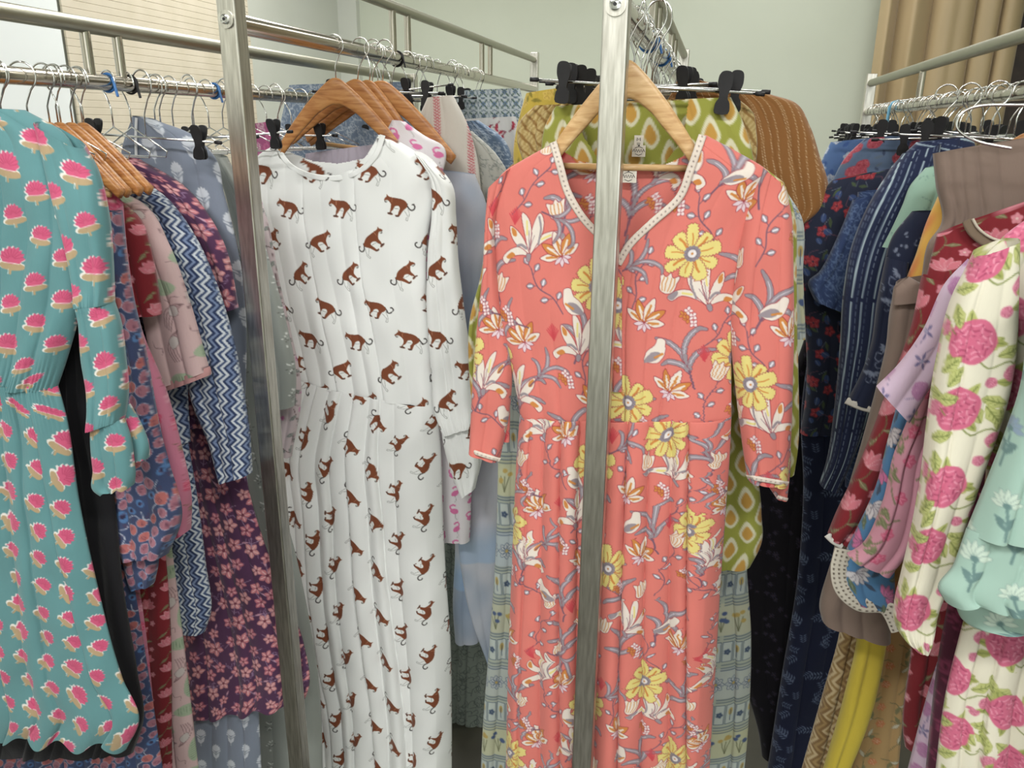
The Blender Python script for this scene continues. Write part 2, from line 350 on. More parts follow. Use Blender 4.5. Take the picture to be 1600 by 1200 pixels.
def s_buta():
    s = Sheet(.088, .094, (128, 138, 156)); W = (206, 212, 222)
    for x, y in s.grid(2, 1, True):
        s.at(x, y-.010, 0, 1.30)
        for k in range(7):
            a = -PI/2+(k-3)*.42; s.petal(a, .001, .0135-.0008*abs(k-3), .006, W)
        s.ell(0, -.002, .009, .005, W)
        for f in (1, -1):
            leaf(s, 0, .012, -PI/2+f*.75, .016, .0055, W); leaf(s, 0, .021, -PI/2+f*.5, .016, .006, W)
        s.line([(0, 0), (0, .026)], .001, W)
        s.line([(-.009, .0045), (0, .011), (.009, .0045)], .0014, (128, 138, 156))
    return s

def s_scatter(w, h, bg, n, seed, draw, px=.001):
    rng = random.Random(seed); s = Sheet(w, h, bg, px)
    for i in range(n): s.at(rng.uniform(0, w), rng.uniform(0, h), rng.uniform(0, 2*PI), rng.uniform(.8, 1.2)); draw(s, i, rng)
    return s

def s_purple():
    rng = random.Random(3); s = Sheet(.15, .15, (84, 46, 82))
    for k in range(26):
        s.at(rng.uniform(0, .15), rng.uniform(0, .15), rng.uniform(0, 6)); s.line([(0, 0), (.006, .004), (.012, 0), (.016, .006)], .001, (160, 130, 168), 3)
    for i, (x, y) in enumerate(s.grid(5, 4, True, .006, rng)):
        s.at(x, y, rng.uniform(0, 6), rng.uniform(.8, 1.25)); c = [(206, 120, 128), (196, 104, 120), (214, 140, 142)][i % 3]
        flower5(s, .014, c, (236, 196, 196), 5, 0, None, (120, 50, 70), .62)
        if i % 3 == 0: leaf(s, .012, .008, .6, .014, .004, (208, 150, 168))
        s.line([(.004, .004), (.018, .014)], .001, (180, 150, 180))
    return s

def s_redfl(bg=(132, 24, 36)):
    rng = random.Random(9); s = Sheet(.13, .15, bg)
    for i, (x, y) in enumerate(s.grid(2, 2, True)):
        s.at(x, y, rng.uniform(-.5, .5), 1.05)
        s.line([(-.02, .035), (0, .02), (.012, 0), (.008, -.03)], .0018, (112, 104, 66), 4)
        leaf(s, .008, .010, .3, .02, .008, (120, 112, 76), (176, 166, 130)); leaf(s, 0, .022, 2.6, .02, .008, (120, 112, 76), (176, 166, 130))
        leaf(s, .010, -.018, -.4, .014, .006, (120, 112, 76))
        for k in range(5): s.petal(-PI/2+(k-2)*.5, 0, .024, .0095, (212, 112, 128), .006, -.012, out=(226, 170, 176))
        s.at(x+.03, y+.03, 0, 1); flower5(s, .008, (214, 132, 146), None, 5, 0, None, (226, 200, 190))
    return s

def s_palepink():
    rng = random.Random(5); s = Sheet(.14, .16, (218, 184, 184))
    for i, (x, y) in enumerate(s.grid(2, 3, True, .01, rng)):
        s.at(x, y, rng.uniform(0, 6), 1.1); M = (140, 108, 112); G = (170, 188, 158)
        if i % 2:
            s.poly(sm([(-.026, 0), (-.01, -.012), (.016, -.010), (.028, 0), (.012, .012), (-.012, .010)], 3), G)
            for k in range(8): s.line([(-.018+k*.005, -.007), (-.015+k*.005, .007)], .0007, (110, 140, 112))
        else:
            for k in range(4): s.line([(-.02, .004*k), (0, -.010+.005*k), (.02, .003*k), (.028, .012)], .0012, M, 4)
            s.poly(sm([(0, 0), (.012, -.006), (.02, .004), (.01, .012)], 3), (206, 196, 192), M, .0008)
        s.at(x+.03, y+.02, rng.uniform(0, 6), 1); s.line([(0, 0), (.01, .006), (.02, 0), (.026, .008)], .001, M, 4)
    return s

def s_bluemulti(k=1.0):
    rng = random.Random(11); c = lambda *t: tuple(k*v for v in t); s = Sheet(.12, .12, c(58, 72, 112))
    for i, (x, y) in enumerate(s.grid(6, 6, True, .005, rng)):
        s.at(x, y, rng.uniform(0, 6), rng.uniform(.8, 1.3)); q = i % 5
        if q < 3: s.poly(sm([(-.009, 0), (-.003, -.008), (.007, -.006), (.010, .002), (.002, .008)], 3), c(168, 106, 124) if q else c(186, 100, 98), c(190, 200, 220), .0007)
        elif q == 3: s.ell(0, 0, .009, .006, c(74, 122, 178)); s.ell(0, 0, .003, .003, c(30, 36, 70))
        else: s.line([(-.01, 0), (0, -.006), (.01, 0)], .0014, c(200, 205, 220), 4)
        for j in range(3): s.line([(.002*j-.004, -.004), (.002*j-.003, .004)], .0006, c(96, 52, 76))
    return s

def s_pinkfl():
    rng = random.Random(12); s = Sheet(.11, .13, (206, 118, 148))
    for i, (x, y) in enumerate(s.grid(3, 3, True, .006, rng)):
        s.at(x, y, rng.uniform(0, 6), 1); q = i % 3
        if q == 0: flower5(s, .014, (214, 74, 116), (236, 150, 170), 6, 0, None, (240, 190, 190))
        elif q == 1: leaf(s, 0, 0, 0, .022, .009, (132, 112, 84), (190, 170, 140)); s.line([(0, 0), (-.012, .006)], .0015, (120, 96, 78))
        else: flower5(s, .012, (226, 158, 178), (196, 84, 120), 5)
        s.line([(.01, .01), (.02, .004), (.026, .012)], .0012, (150, 70, 96), 3)
    return s

def s_pinkleaf():
    rng = random.Random(14); s = Sheet(.12, .13, (214, 196, 200))
    for i, (x, y) in enumerate(s.grid(2, 3, True, .006, rng)):
        s.at(x, y, rng.uniform(0, 6), 1.2); s.line([(-.02, .005), (0, 0), (.02, -.006)], .0014, (112, 84, 88), 3)
        leaf(s, -.005, 0, .9, .018, .009, (140, 144, 140), (180, 184, 180)); leaf(s, .006, -.002, -1.0, .016, .008, (128, 132, 128), (180, 184, 180))
        s.at(x+.025, y+.02, 0, 1); flower5(s, .007, (214, 120, 178), None, 6, 0, None, (170, 60, 130))
    return s

def s_swirl(bg, fg, n=34, seed=1, w=.0016, w2=.10, r=.010):
    rng = random.Random(seed); s = Sheet(w2, w2, bg)
    for i in range(n):
        s.at(rng.uniform(0, w2), rng.uniform(0, w2), rng.uniform(0, 6), rng.uniform(.7, 1.2))
        t = np.linspace(0, 3.6, 12); s.line([(r*(1-v/5)*math.cos(v), r*(1-v/5)*math.sin(v)) for v in t], w, fg)
        s.line([(r, 0), (r*1.3, -r*.8)], w, fg)
    return s

def s_flamingo():
    s = Sheet(.10, .11, (228, 222, 226))
    for i, (x, y) in enumerate(s.grid(2, 2, True)):
        s.at(x, y, .2 if i % 2 else -.4, 1.2, i % 2 == 0); P = (222, 104, 164)
        s.poly(sm([(-.012, .002), (-.006, -.005), (.004, -.004), (.010, .003), (.002, .008), (-.006, .007)], 3), P)
        s.line([(-.008, 0), (-.014, -.008), (-.008, -.014), (-.002, -.013)], .004, P, 4)
        s.line([(.002, .006), (.004, .018), (.010, .022)], .001, (150, 150, 150), 2)
    return s

def s_damask(bg=(128, 138, 130), fg=(88, 98, 94), seed=2): return s_swirl(bg, fg, 46, seed, .0018, .12, .013)

def s_ombre():
    s = Sheet(.5, 1.0, (196, 202, 214), .004); rng = np.random.RandomState(3)
    Y, X = np.mgrid[0:s.H, 0:s.W]*s.px
    n = sum(np.sin(2*PI*(k*X/.5+p1))*np.sin(2*PI*(q*Y+p2))/k for k, q, p1, p2 in [(1, 1, .1, .3), (2, 3, .5, .1), (3, 4, .2, .8), (5, 7, .7, .4), (4, 9, .3, .9)])
    w = np.clip(.5+.45*n, 0, 1)[..., None]
    top = np.array([150, 168, 192]); mid = np.array([200, 202, 212]); bot = np.array([150, 182, 218])
    s.a[:] = (top*(1-w)+mid*w); m = np.clip((Y-.50)/.12, 0, 1)[..., None]; s.a[:] = s.a*(1-m)+(np.array([206, 206, 216])*w+np.array([192, 198, 214])*(1-w))*m
    m = np.clip((Y-.86)/.08, 0, 1)[..., None]; s.a[:] = s.a*(1-m)+(bot*(1-w*.4)+mid*w*.4)*m
    return s

def s_ogee(bg=(150, 154, 50)):
    s = Sheet(.05, .06, bg)
    for x, y in s.grid(2, 1, True):
        s.at(x, y, 0, 1)
        s.poly(sm([(0, -.026), (.010, -.010), (.0125, .004), (0, .018), (-.0125, .004), (-.010, -.010)], 3), (214, 212, 178))
        s.poly(sm([(0, -.016), (.0065, -.006), (.008, .003), (0, .012), (-.008, .003), (-.0065, -.006)], 3), (196, 148, 48))
    return s

def s_block():
    rng = random.Random(21); s = Sheet(.12, .40, (176, 186, 170)); B = (66, 86, 116); Yl = (190, 164, 84); L = (190, 202, 196)
    y = 0
    for band in range(4):
        y0 = band*.1
        s.at(0, y0); s.poly([(0, 0), (.12, 0), (.12, .048), (0, .048)], [(182, 192, 186), (196, 200, 164), (178, 192, 196), (192, 196, 170)][band])
        for k in (0, .004, .05, .054, .095): s.line([(-.01, k), (.13, k)], .0011, B)
        for k in range(5):
            s.at(.012+k*.024, y0+.026, 0, 1)
            if band % 2: 
                for j in range(3): s.line([(0, .016), ((j-1)*.006, -.004)], .001, (96, 100, 70), 0)
                for j in range(4): s.ell(rng.uniform(-.008, .008), rng.uniform(-.014, .004), .0036, .003, Yl if k % 2 else (74, 96, 140))
            else:
                flower5(s, .011, (208, 214, 210), B, 8, 0, B, Yl, .5)
        for k in range(8):
            s.at(.0075+k*.015, y0+.074, 0, 1); s.poly([(-.006, -.015), (.006, -.015), (.006, .015), (-.006, .015)], L, B, .0008)
            if k % 2: flower5(s, .005, B, None, 5)
            else: s.ell(0, -.004, .003, .006, Yl); s.line([(0, .01), (0, -.006)], .001, B)
    return s

def s_dash():
    s = Sheet(.052, .018, (150, 98, 40))
    for k, n in ((.007, 1), (.026, 2), (.045, 1)):
        for j in range(n):
            for m in range(3): s.at(k+j*.004, .003+m*.006+j*.003); s.line([(0, -.0013), (0, .0013)], .0015, (220, 190, 150))
    return s

def s_gold():
    s = Sheet(.03, .03, (178, 150, 84)); Y, X = np.mgrid[0:s.H, 0:s.W]*s.px
    m = (((X+Y)/.006) % 1 < .45)[..., None]; s.a[:] = np.where(m, np.array([206, 182, 120]), s.a)
    m = (((X-Y)/.015) % 1 < .25)[..., None]; s.a[:] = np.where(m, np.array([150, 112, 52]), s.a); return s

def s_yellowfl():
    def d(s, i, r):
        if i % 2: leaf(s, 0, 0, 0, .016, .007, (146, 132, 40))
        else: flower5(s, .010, (222, 190, 80), (170, 130, 30))
    return s_scatter(.09, .09, (206, 176, 52), 18, 5, d)

def rose(s, r, c=(206, 92, 128), d=(168, 58, 96), l=(226, 140, 164)):
    n = 10; s.poly(sm([((r*(1+.07*(k % 2)))*math.cos(2*PI*k/n), (r*(1+.07*(k % 2)))*math.sin(2*PI*k/n)) for k in range(n)], 3), c)
    for ring, m in ((.82, 9), (.55, 7), (.28, 4)):
        for k in range(m):
            a = 2*PI*k/m+ring*3; q = r*ring
            s.line([(q*math.cos(a), q*math.sin(a)), (q*.86*math.cos(a+.3), q*.86*math.sin(a+.3)), (q*1.02*math.cos(a+.6), q*1.02*math.sin(a+.6))], r*.075, d if k % 2 else l, 3)
            s.line([(q*.95*math.cos(a+.1), q*.95*math.sin(a+.1)), (q*.7*math.cos(a+.15), q*.7*math.sin(a+.15))], r*.05, l if k % 2 else d)

def s_rose():
    rng = random.Random(31); s = Sheet(.15, .165, (222, 216, 194)); G = (160, 166, 84); GD = (116, 128, 58)
    base = list(s.grid(2, 2, True, .006, rng))
    for i, (x, y) in enumerate(base):
        s.at(x+.04, y+.01, 0, 1); s.line([(-.04, 0), (-.02, .02), (0, .012), (.02, .03)], .0014, GD, 4)
        for k in range(5):
            a = rng.uniform(0, 6.28); s.at(x+.042+.016*math.cos(k*1.3), y+.016*math.sin(k*1.3)+.008, a, 1.0)
            leaf(s, 0, 0, 0, .026, .013, (186, 190, 112), GD, G)
            for q in (.3, .5, .7): s.line([(.026*q, 0), (.026*q+.004, .004)], .0007, GD); s.line([(.026*q, 0), (.026*q+.004, -.004)], .0007, GD)
        s.at(x, y, rng.uniform(0, 6), 1); leaf(s, 0, 0, .4, .038, .015, G, GD); leaf(s, 0, 0, 2.6, .036, .015, (176, 182, 100), GD)
        leaf(s, 0, 0, 4.4, .036, .014, G, GD)
        rose(s, .024)
        s.at(x+.045, y+.035, rng.uniform(0, 6), 1); rose(s, .009, (210, 120, 146))
        s.at(x+.03, y-.03, rng.uniform(0, 6), 1); leaf(s, .004, 0, .3, .022, .010, G, GD); rose(s, .006, (206, 120, 146))
    return s

def s_mint(bg=(156, 190, 176), g=(100, 134, 132)):
    rng = random.Random(33); s = Sheet(.13, .15, bg)
    for i, (x, y) in enumerate(s.grid(3, 2, True, .004, rng)):
        s.at(x, y, rng.uniform(-.2, .2), 1.05)
        s.line([(0, 0), (.001, .016), (-.001, .036)], .0026, g, 3)
        for f in (1, -1): leaf(s, 0, .026, -PI/2+f*.6, .018, .0055, g); leaf(s, 0, .018, -PI/2+f*.9, .010, .004, g)
        c = (196, 216, 200) if i % 3 else (134, 158, 182)
        for k in range(7): s.petal(-PI/2+(k-3)*.5, .001, .016, .0055, c, out=(130, 156, 150), ow=.0006)
        s.ell(0, 0, .004, .003, g)
    return s

def s_lilac():
    rng = random.Random(34); s = Sheet(.10, .11, (202, 176, 200))
    for i, (x, y) in enumerate(s.grid(2, 3, True, .004, rng)):
        s.at(x, y, rng.uniform(0, 6), 1)
        if i % 2: rose(s, .012, (176, 118, 164), (160, 100, 152), (190, 140, 180))
        else: flower5(s, .012, (112, 104, 148), None, 5, 0, None, (150, 150, 180), .35)
        s.line([(.012, 0), (.022, .008)], .001, (120, 110, 150))
    return s

def s_pinkgreen():
    rng = random.Random(35); s = Sheet(.12, .14, (206, 140, 160)); G = (116, 122, 84)
    for i, (x, y) in enumerate(s.grid(2, 3, True, .006, rng)):
        s.at(x, y, rng.uniform(0, 6), 1); s.line([(-.03, .006), (-.01, 0), (.01, .006), (.03, -.004)], .0022, G, 4)
        for a in (.7, -.8, 2.2, 3.9): leaf(s, .004*a, 0, a, .018, .008, G, (160, 164, 120))
        s.at(x+.02, y+.02, 0, 1); flower5(s, .010, (208, 84, 124), (236, 160, 180), 6)
    return s

def s_multi():
    s = Sheet(.10, .12, (70, 124, 170))
    for i, (x, y) in enumerate(s.grid(2, 2, True)):
        s.at(x, y, i*1.3, 1.1)
        for k in range(7): s.petal(-PI+k*.5, 0, .022, .009, (206, 104, 156) if i % 2 else (205, 200, 204), out=(90, 84, 100))
        leaf(s, .012, .010, .5, .026, .010, (90, 106, 82), (150, 160, 130)); leaf(s, -.01, .012, 2.2, .02, .008, (58, 74, 98))
    return s

def s_orange():
    s = Sheet(.2, .2, (232, 176, 62), .003); Y, X = np.mgrid[0:s.H, 0:s.W]*s.px
    n = np.sin(2*PI*(X*10+np.sin(2*PI*Y*5)))*np.sin(2*PI*Y*15+1); w = np.clip(n, 0, 1)[..., None]; s.a[:] = s.a*(1-w)+np.array([222, 128, 60])*w
    w = np.clip(-n-.5, 0, 1)[..., None]; s.a[:] = s.a*(1-w)+np.array([236, 196, 140])*w; return s

def s_navypais(bg=(28, 36, 62), fg=(118, 128, 150), seed=8, n=26):
    def d(s, i, r):
        q = i % 4
        if q == 0: s.line([(0, 0), (.007, -.004), (.012, .002), (.007, .008), (.002, .004)], .0013, fg, 4)
        elif q == 1:
            for k in range(5): s.petal(-1+k*.5, .002, .010, .003, fg)
        elif q == 2: s.ell(0, 0, .0022, .0032, fg); s.ell(.006, .003, .0018, .0018, fg)
        else: s.line([(0, 0), (.012, .003)], .001, fg); s.line([(.004, .003), (.006, -.004)], .001, fg)
    return s_scatter(.11, .11, bg, n, seed, d)

def s_stripe():
    s = Sheet(.052, .2, (34, 44, 78), .0008)
    for x, w, dash in ((.004, .0022, 0), (.012, .0009, 1), (.017, .0009, 1), (.024, .0028, 0), (.032, .0009, 1), (.040, .0018, 0), (.046, .0009, 1)):
        if dash:
            for k in range(20): s.at(x, k*.01); s.line([(0, 0), (0, .006)], w, (124, 140, 164))
        else: s.at(x, 0); s.line([(0, -.01), (.0006, .05), (-.0006, .12), (0, .21)], w, (176, 198, 208))
    return s

def s_darkred():
    rng = random.Random(41); s = Sheet(.12, .13, (38, 44, 66))
    for i, (x, y) in enumerate(s.grid(5, 7, True, .008, rng)):
        s.at(x, y, rng.uniform(0, 6), rng.uniform(.8, 1.2)); q = i % 4
        if q == 0: flower5(s, .012, (162, 42, 54), (196, 90, 90), 5)
        elif q == 1: leaf(s, 0, 0, 0, .02, .007, (76, 92, 64)); s.line([(0, 0), (.01, .01)], .001, (120, 130, 140))
        elif q == 2: s.ell(0, 0, .009, .006, (56, 78, 128)); s.line([(-.008, 0), (.008, .003)], .001, (130, 140, 160))
        else: s.line([(-.01, 0), (0, -.006), (.012, .004)], .0014, (104, 66, 84), 4)
    return s

def s_bluewhite():
    def d(s, i, r):
        if i % 2: flower5(s, .014, (196, 206, 218), (120, 150, 196), 6)
        else: s.ell(0, 0, .008, .005, (60, 96, 160))
    return s_scatter(.10, .10, (82, 118, 172), 14, 6, d)

def s_steelrose():
    def d(s, i, r):
        if i % 2: rose(s, .014, (176, 66, 84), (140, 40, 60), (206, 110, 120))
        else: leaf(s, 0, 0, 0, .02, .008, (96, 112, 132)); leaf(s, 0, 0, 1.4, .016, .006, (60, 74, 104))
    return s_scatter(.12, .10, (90, 112, 144), 12, 8, d)

def s_ochre():
    rng = random.Random(51); s = Sheet(.12, .14, (182, 146, 92))
    for i, (x, y) in enumerate(s.grid(2, 3, True, .006, rng)):
        s.at(x, y, rng.uniform(0, 6), 1.1); s.line([(-.02, .01), (0, 0), (.02, .004)], .0016, (112, 110, 76), 3)
        leaf(s, 0, 0, .8, .02, .008, (124, 122, 84)); leaf(s, 0, 0, -.9, .018, .007, (196, 190, 168), None, (130, 110, 80))
        s.at(x+.02, y+.016, 0, 1); flower5(s, .010, (196, 120, 70), (226, 190, 170), 6)
    return s

def s_navyleaf():
    def d(s, i, r):
        for k in range(4):
            leaf(s, -.006+k*.005, 0, 1.0, .009, .0022, (104, 120, 152)); leaf(s, -.006+k*.005, 0, -1.0, .009, .0022, (104, 120, 152))
    return s_scatter(.13, .13, (22, 30, 62), 17, 9, d)

def s_plum():
    def d(s, i, r): flower5(s, .008, (62, 56, 80), None, 7, 0, None, (80, 60, 70), .3)
    return s_scatter(.12, .12, (26, 22, 32), 12, 10, d)

def s_bird():
    def d(s, i, r):
        s.ell(0, 0, .009, .0045, (176, 44, 70)); s.ell(.009, -.004, .003, .003, (176, 44, 70)); s.line([(-.006, 0), (-.014, -.007)], .003, (130, 36, 60))
        s.line([(0, .004), (0, .010)], .0008, (120, 90, 80))
    return s_scatter(.10, .09, (214, 214, 212), 7, 16, d)

def s_tile():
    s = Sheet(.07, .07, (190, 200, 204)); B = (74, 96, 116)
    for x, y in s.grid(2, 2, False):
        s.at(x, y, 0, 1); t = np.linspace(0, 2*PI, 17); s.line([(.0165*math.cos(v), .0165*math.sin(v)) for v in t], .0016, B)
        flower5(s, .009, (92, 120, 168), (60, 74, 110), 8, 0, None, (210, 214, 200), .4)
        for k in range(4): leaf(s, 0, 0, PI/4+k*PI/2, .022, .005, (86, 110, 100))
    return s

def s_redcream():
    s = Sheet(.09, .06, (212, 206, 196))
    for j in range(8):
        for i in range(3): s.at(.07+i*.006, j*.0075+.0035*i, 0, 1); s.line([(-.003, 0), (0, .004), (.003, 0)], .0018, (196, 66, 84)); 
    return s

def s_magenta():
    def d(s, i, r):
        flower5(s, .011, (208, 108, 158) if i % 2 else (226, 180, 200), (150, 50, 110), 6)
    return s_scatter(.08, .08, (176, 84, 136), 12, 19, d)

def s_sequin():
    rng = random.Random(23); s = Sheet(.10, .14, (156, 162, 156))
    for i, (x, y) in enumerate(s.grid(1, 2, False)):
        s.at(x, y, .2, 1)
        for k in range(13):
            a = rng.uniform(0, 6.28); r = rng.uniform(.004, .020); s.ell(r*math.cos(a)*.7, r*math.sin(a)*1.4, .0034, .0015, (235, 238, 235) if k % 3 else (112, 116, 112), a)
    return s

def s_crochet():
    s = Sheet(.008, .007, (206, 198, 182)); s.at(.004, .0035); s.ell(0, 0, .0024, .0018, (84, 70, 60)); return s

def s_lace():
    s = Sheet(.005, .014, (220, 206, 192))
    s.at(.0025, .007); s.ell(0, 0, .0010, .0012, (96, 74, 70)); s.at(.0025, .0022); s.ell(0, 0, .0007, .0005, (180, 160, 150)); s.at(.0025, .0118); s.ell(0, 0, .0007, .0005, (180, 160, 150)); return s

# the large coral print: daisies, lilies, tulips, buds and grey leaf sprays
K_OUT = (150, 38, 54); GR = (150, 138, 146); GRL = (205, 200, 214); CR = (228, 216, 204); OR = (206, 128, 44); YL = (226, 210, 116); STM = (122, 84, 106)
def k_daisy(s):
    for k in range(9):
        a = 2*PI*k/9+.15+.12*math.sin(k*3.1); L = .037*(1+.10*math.sin(k*2.4)); w = .0068+.0012*math.sin(k*1.7); up = []; lo = []
        for i in range(7):
            r = .009+(L-.009)*i/7; h = w*(.35+.75*math.sin(PI*(.12+.70*i/7))); up += [(r, h), (r+.0012, h+.0022)]; lo += [(r, -h), (r+.0012, -h-.0022)]
        q = up+[(L*.97, .0035), (L, .002), (L*.96, 0), (L, -.002), (L*.97, -.0035)]+lo[::-1]
        c, n = math.cos(a), math.sin(a); s.poly([(c*u-n*v, n*u+c*v) for u, v in q], YL, K_OUT, .0006)
        s.line([(c*.012, n*.012), (c*.020-n*.001, n*.020+c*.001), (c*.027, n*.027)], .0030 if k % 2 else .0016, OR)
    s.ell(0, 0, .0100, .0098, (128, 118, 130), 0, K_OUT, .0006)
    for k in range(14): a = 2*PI*k/14; s.ell(.0094*math.cos(a), .0094*math.sin(a), .0022, .0018, (140, 130, 142))
    s.ell(0, 0, .0058, .0056, (228, 220, 220)); s.ell(0, 0, .0016, .0016, OR)
def k_lily(s):
    P = [[(0, .02), (-.012, .004), (-.030, -.010), (-.046, -.008), (-.050, -.016), (-.036, -.020), (-.018, -.014), (-.004, 0)],
         [(0, .02), (-.014, -.010), (-.014, -.032), (-.006, -.044), (0, -.030), (.002, -.008)],
         [(0, .02), (.002, -.014), (.010, -.034), (.022, -.042), (.018, -.026), (.008, -.002)],
         [(0, .02), (.010, 0), (.024, -.014), (.036, -.020), (.032, -.006), (.020, .008)],
         [(0, .02), (.016, .010), (.030, .014), (.042, .028), (.034, .036), (.026, .024), (.010, .020)]]
    for q in P: s.poly(sm(q, 3), CR, K_OUT, .0008)
    s.poly(sm([(-.046, -.009), (-.050, -.016), (-.044, -.0195), (-.034, -.019), (-.036, -.013)], 3), GR)
    s.line([(-.012, .002), (-.012, -.020), (-.006, -.038)], .003, GR, 4); s.line([(.006, .010), (.014, .006), (.020, .008)], .004, GR, 4)
    s.poly(sm([(.026, -.014), (.034, -.018), (.030, -.007), (.024, -.006)], 3), OR); s.poly(sm([(.028, .018), (.036, .026), (.030, .028), (.022, .022)], 3), OR)
    s.line([(-.028, -.013), (-.016, -.006)], .003, YL); s.line([(.012, -.030), (.008, -.010)], .0025, YL)
    for k in range(3): s.line([(.001, .012), (-.004+k*.005, -.010-k*.003)], .0007, (120, 80, 100))
    s.poly(sm([(-.003, .018), (.004, .018), (.003, .028), (-.002, .028)], 3), GR, K_OUT, .0006)
def k_olily(s):
    for k, (a, L, w) in enumerate([(-2.7, .036, .012), (-2.1, .040, .013), (-1.45, .044, .015), (-.8, .040, .014), (-.2, .034, .013)]):
        s.petal(a, .002, L, w, OR if k % 2 else CR, out=K_OUT); c, n = math.cos(a), math.sin(a)
        s.line([(c*.008, n*.008), (c*L*.7, n*L*.7)], .0032, CR if k % 2 else OR)
        s.line([(c*L*.4-n*.003, n*L*.4+c*.003), (c*L*.7, n*L*.7)], .0015, CR if k % 2 else OR)
    for a in (.5, 1.2, 2.0, 2.8): s.petal(a, 0, .016, .006, (222, 200, 210), out=K_OUT, ow=.0006)
def k_tulip(s, c=CR):
    s.poly(sm([(-.010, 0), (-.012, -.012), (-.014, -.024), (-.005, -.020), (0, -.027), (.005, -.020), (.014, -.024), (.012, -.012), (.010, 0), (0, .005)], 3), c, K_OUT, .0008)
    for x in (-.0075, -.0028, .0028, .0075): s.line([(x*.8, .001), (x*1.2, -.010), (x, -.020)], .0013, OR, 3)
def k_spray(s):
    for q in ([(0, .05), (-.004, .02), (-.016, .002), (-.034, -.010)], [(0, .05), (0, .02), (.010, .0), (.028, -.012), (.040, -.008)], [(0, .05), (.006, .034), (.022, .022), (.044, .024)], [(0, .05), (-.008, .036), (-.024, .028), (-.036, .030)]):
        P = sm(q, 5, False); n = len(P); 
        for i in range(n-1):
            w = .0068*math.sin(PI*(i+1)/n)**.7+.0014; s.line(P[i:i+2], w+.0012, K_OUT if i % 2 else STM)
        for i in range(n-1):
            w = .0068*math.sin(PI*(i+1)/n)**.7+.0010; s.line(P[i:i+2], w, GR)
        s.line(P[n//4:n*3//4], .0012, GRL)
    s.line([(0, .048), (.001, .075)], .003, STM)
def k_buds(s):
    s.line([(0, .05), (.004, .02), (-.004, -.01), (.006, -.04)], .0019, STM, 5)
    for i, (x, y, a) in enumerate([(.003, .03, -.5), (.002, .02, -2.6), (-.003, -.002, -.6), (-.003, -.012, -2.5), (.003, -.030, -.4), (.006, -.042, -1.5)]):
        s.petal(a, .006, .020, .0095, GR, x, y, out=K_OUT, ow=.0006); s.line([(x, y), (x+.008*math.cos(a), y+.008*math.sin(a))], .0012, STM)
        s.line([(x+.010*math.cos(a), y+.010*math.sin(a)), (x+.016*math.cos(a), y+.016*math.sin(a))], .003, (224, 220, 230))
def k_bird(s):
    s.poly(sm([(-.020, .004), (-.010, -.008), (.002, -.012), (.010, -.020), (.018, -.016), (.016, -.008), (.010, .004), (-.004, .012)], 3), CR, K_OUT, .0007)
    s.poly(sm([(-.022, .006), (-.006, -.004), (.006, 0), (-.004, .008)], 3), GR); s.line([(-.004, .004), (.008, .002)], .003, OR)
def k_sprig(s):
    for k in range(9): s.line([(0, .01), (-.008+k*.002, -.012+abs(k-4)*.002)], .0012, (206, 52, 66))
def k_cluster(s):
    for x, y in ((0, 0), (.007, -.004), (-.006, -.006), (.001, -.012), (.008, .006)):
        for k in range(4): s.petal(k*1.57+x*90, 0, .0062, .0042, (232, 214, 214) if x > 0 else OR, x, y, out=K_OUT, ow=.0005)
def s_coral():
    s = Sheet(.36, .42, (222, 114, 102), .0008)
    spr = [(.05, .06, .2), (.17, .15, -.3), (.29, .05, .1), (.33, .24, .5), (.09, .27, -.2), (.21, .33, .3), (.02, .38, -.5), (.28, .385, -.1), (.14, .02, .5)]
    for x, y, a in spr: s.at(x, y, a, .95); k_spray(s)
    for x, y, a in [(.11, .11, -.5), (.23, .06, .5), (.345, .13, 0), (.15, .25, .8), (.03, .19, .2), (.26, .20, -.7), (.31, .31, .2), (.12, .37, .3), (.20, .40, -1.0)]: s.at(x, y, a, .85); k_buds(s)
    for x, y, a in [(.06, .035, 0), (.24, .135, .1), (.12, .205, -.4), (.31, .275, .3), (.20, .345, 0)]: s.at(x, y, a, .92, x > .2); k_lily(s)
    for x, y, a in [(.155, .085, .1), (.335, .045, -.2), (.04, .245, .3), (.225, .275, -.3), (.07, .345, .4), (.32, .365, .1), (.285, .155, -.5)]: s.at(x, y, a, .85); k_olily(s)
    for x, y in [(.10, .15), (.335, .195), (.165, .30), (.01, .36)]: s.at(x, y, .3, 1.0); k_daisy(s)
    for x, y, a in [(.005, .05, .2), (.275, .10, -.3), (.19, .20, .3), (.35, .325, 0), (.135, .325, .5), (.08, .41, -.2), (.25, .01, 0), (.07, .20, .2)]: s.at(x, y, a, .9); k_tulip(s)
    for x, y, a in [(.135, .05, 0), (.30, .22, .4), (.055, .29, -.3), (.24, .41, .2)]: s.at(x, y, a, 1, x > .2); k_bird(s)
    for x, y, a in [(.30, .115, 2.0), (.185, .235, -1.2), (.045, .155, 1.1), (.265, .305, .9)]: s.at(x, y, a, .7); k_spray(s)
    for x, y in [(.18, .12), (.07, .09), (.34, .09), (.20, .24), (.10, .24), (.28, .33), (.03, .40), (.16, .38)]: s.at(x, y, 0, 1); k_cluster(s)
    for x, y in [(.215, .10), (.005, .15), (.27, .26), (.12, .29), (.34, .40), (.30, .01)]: s.at(x, y, 0, 1.1); k_sprig(s)
    return s
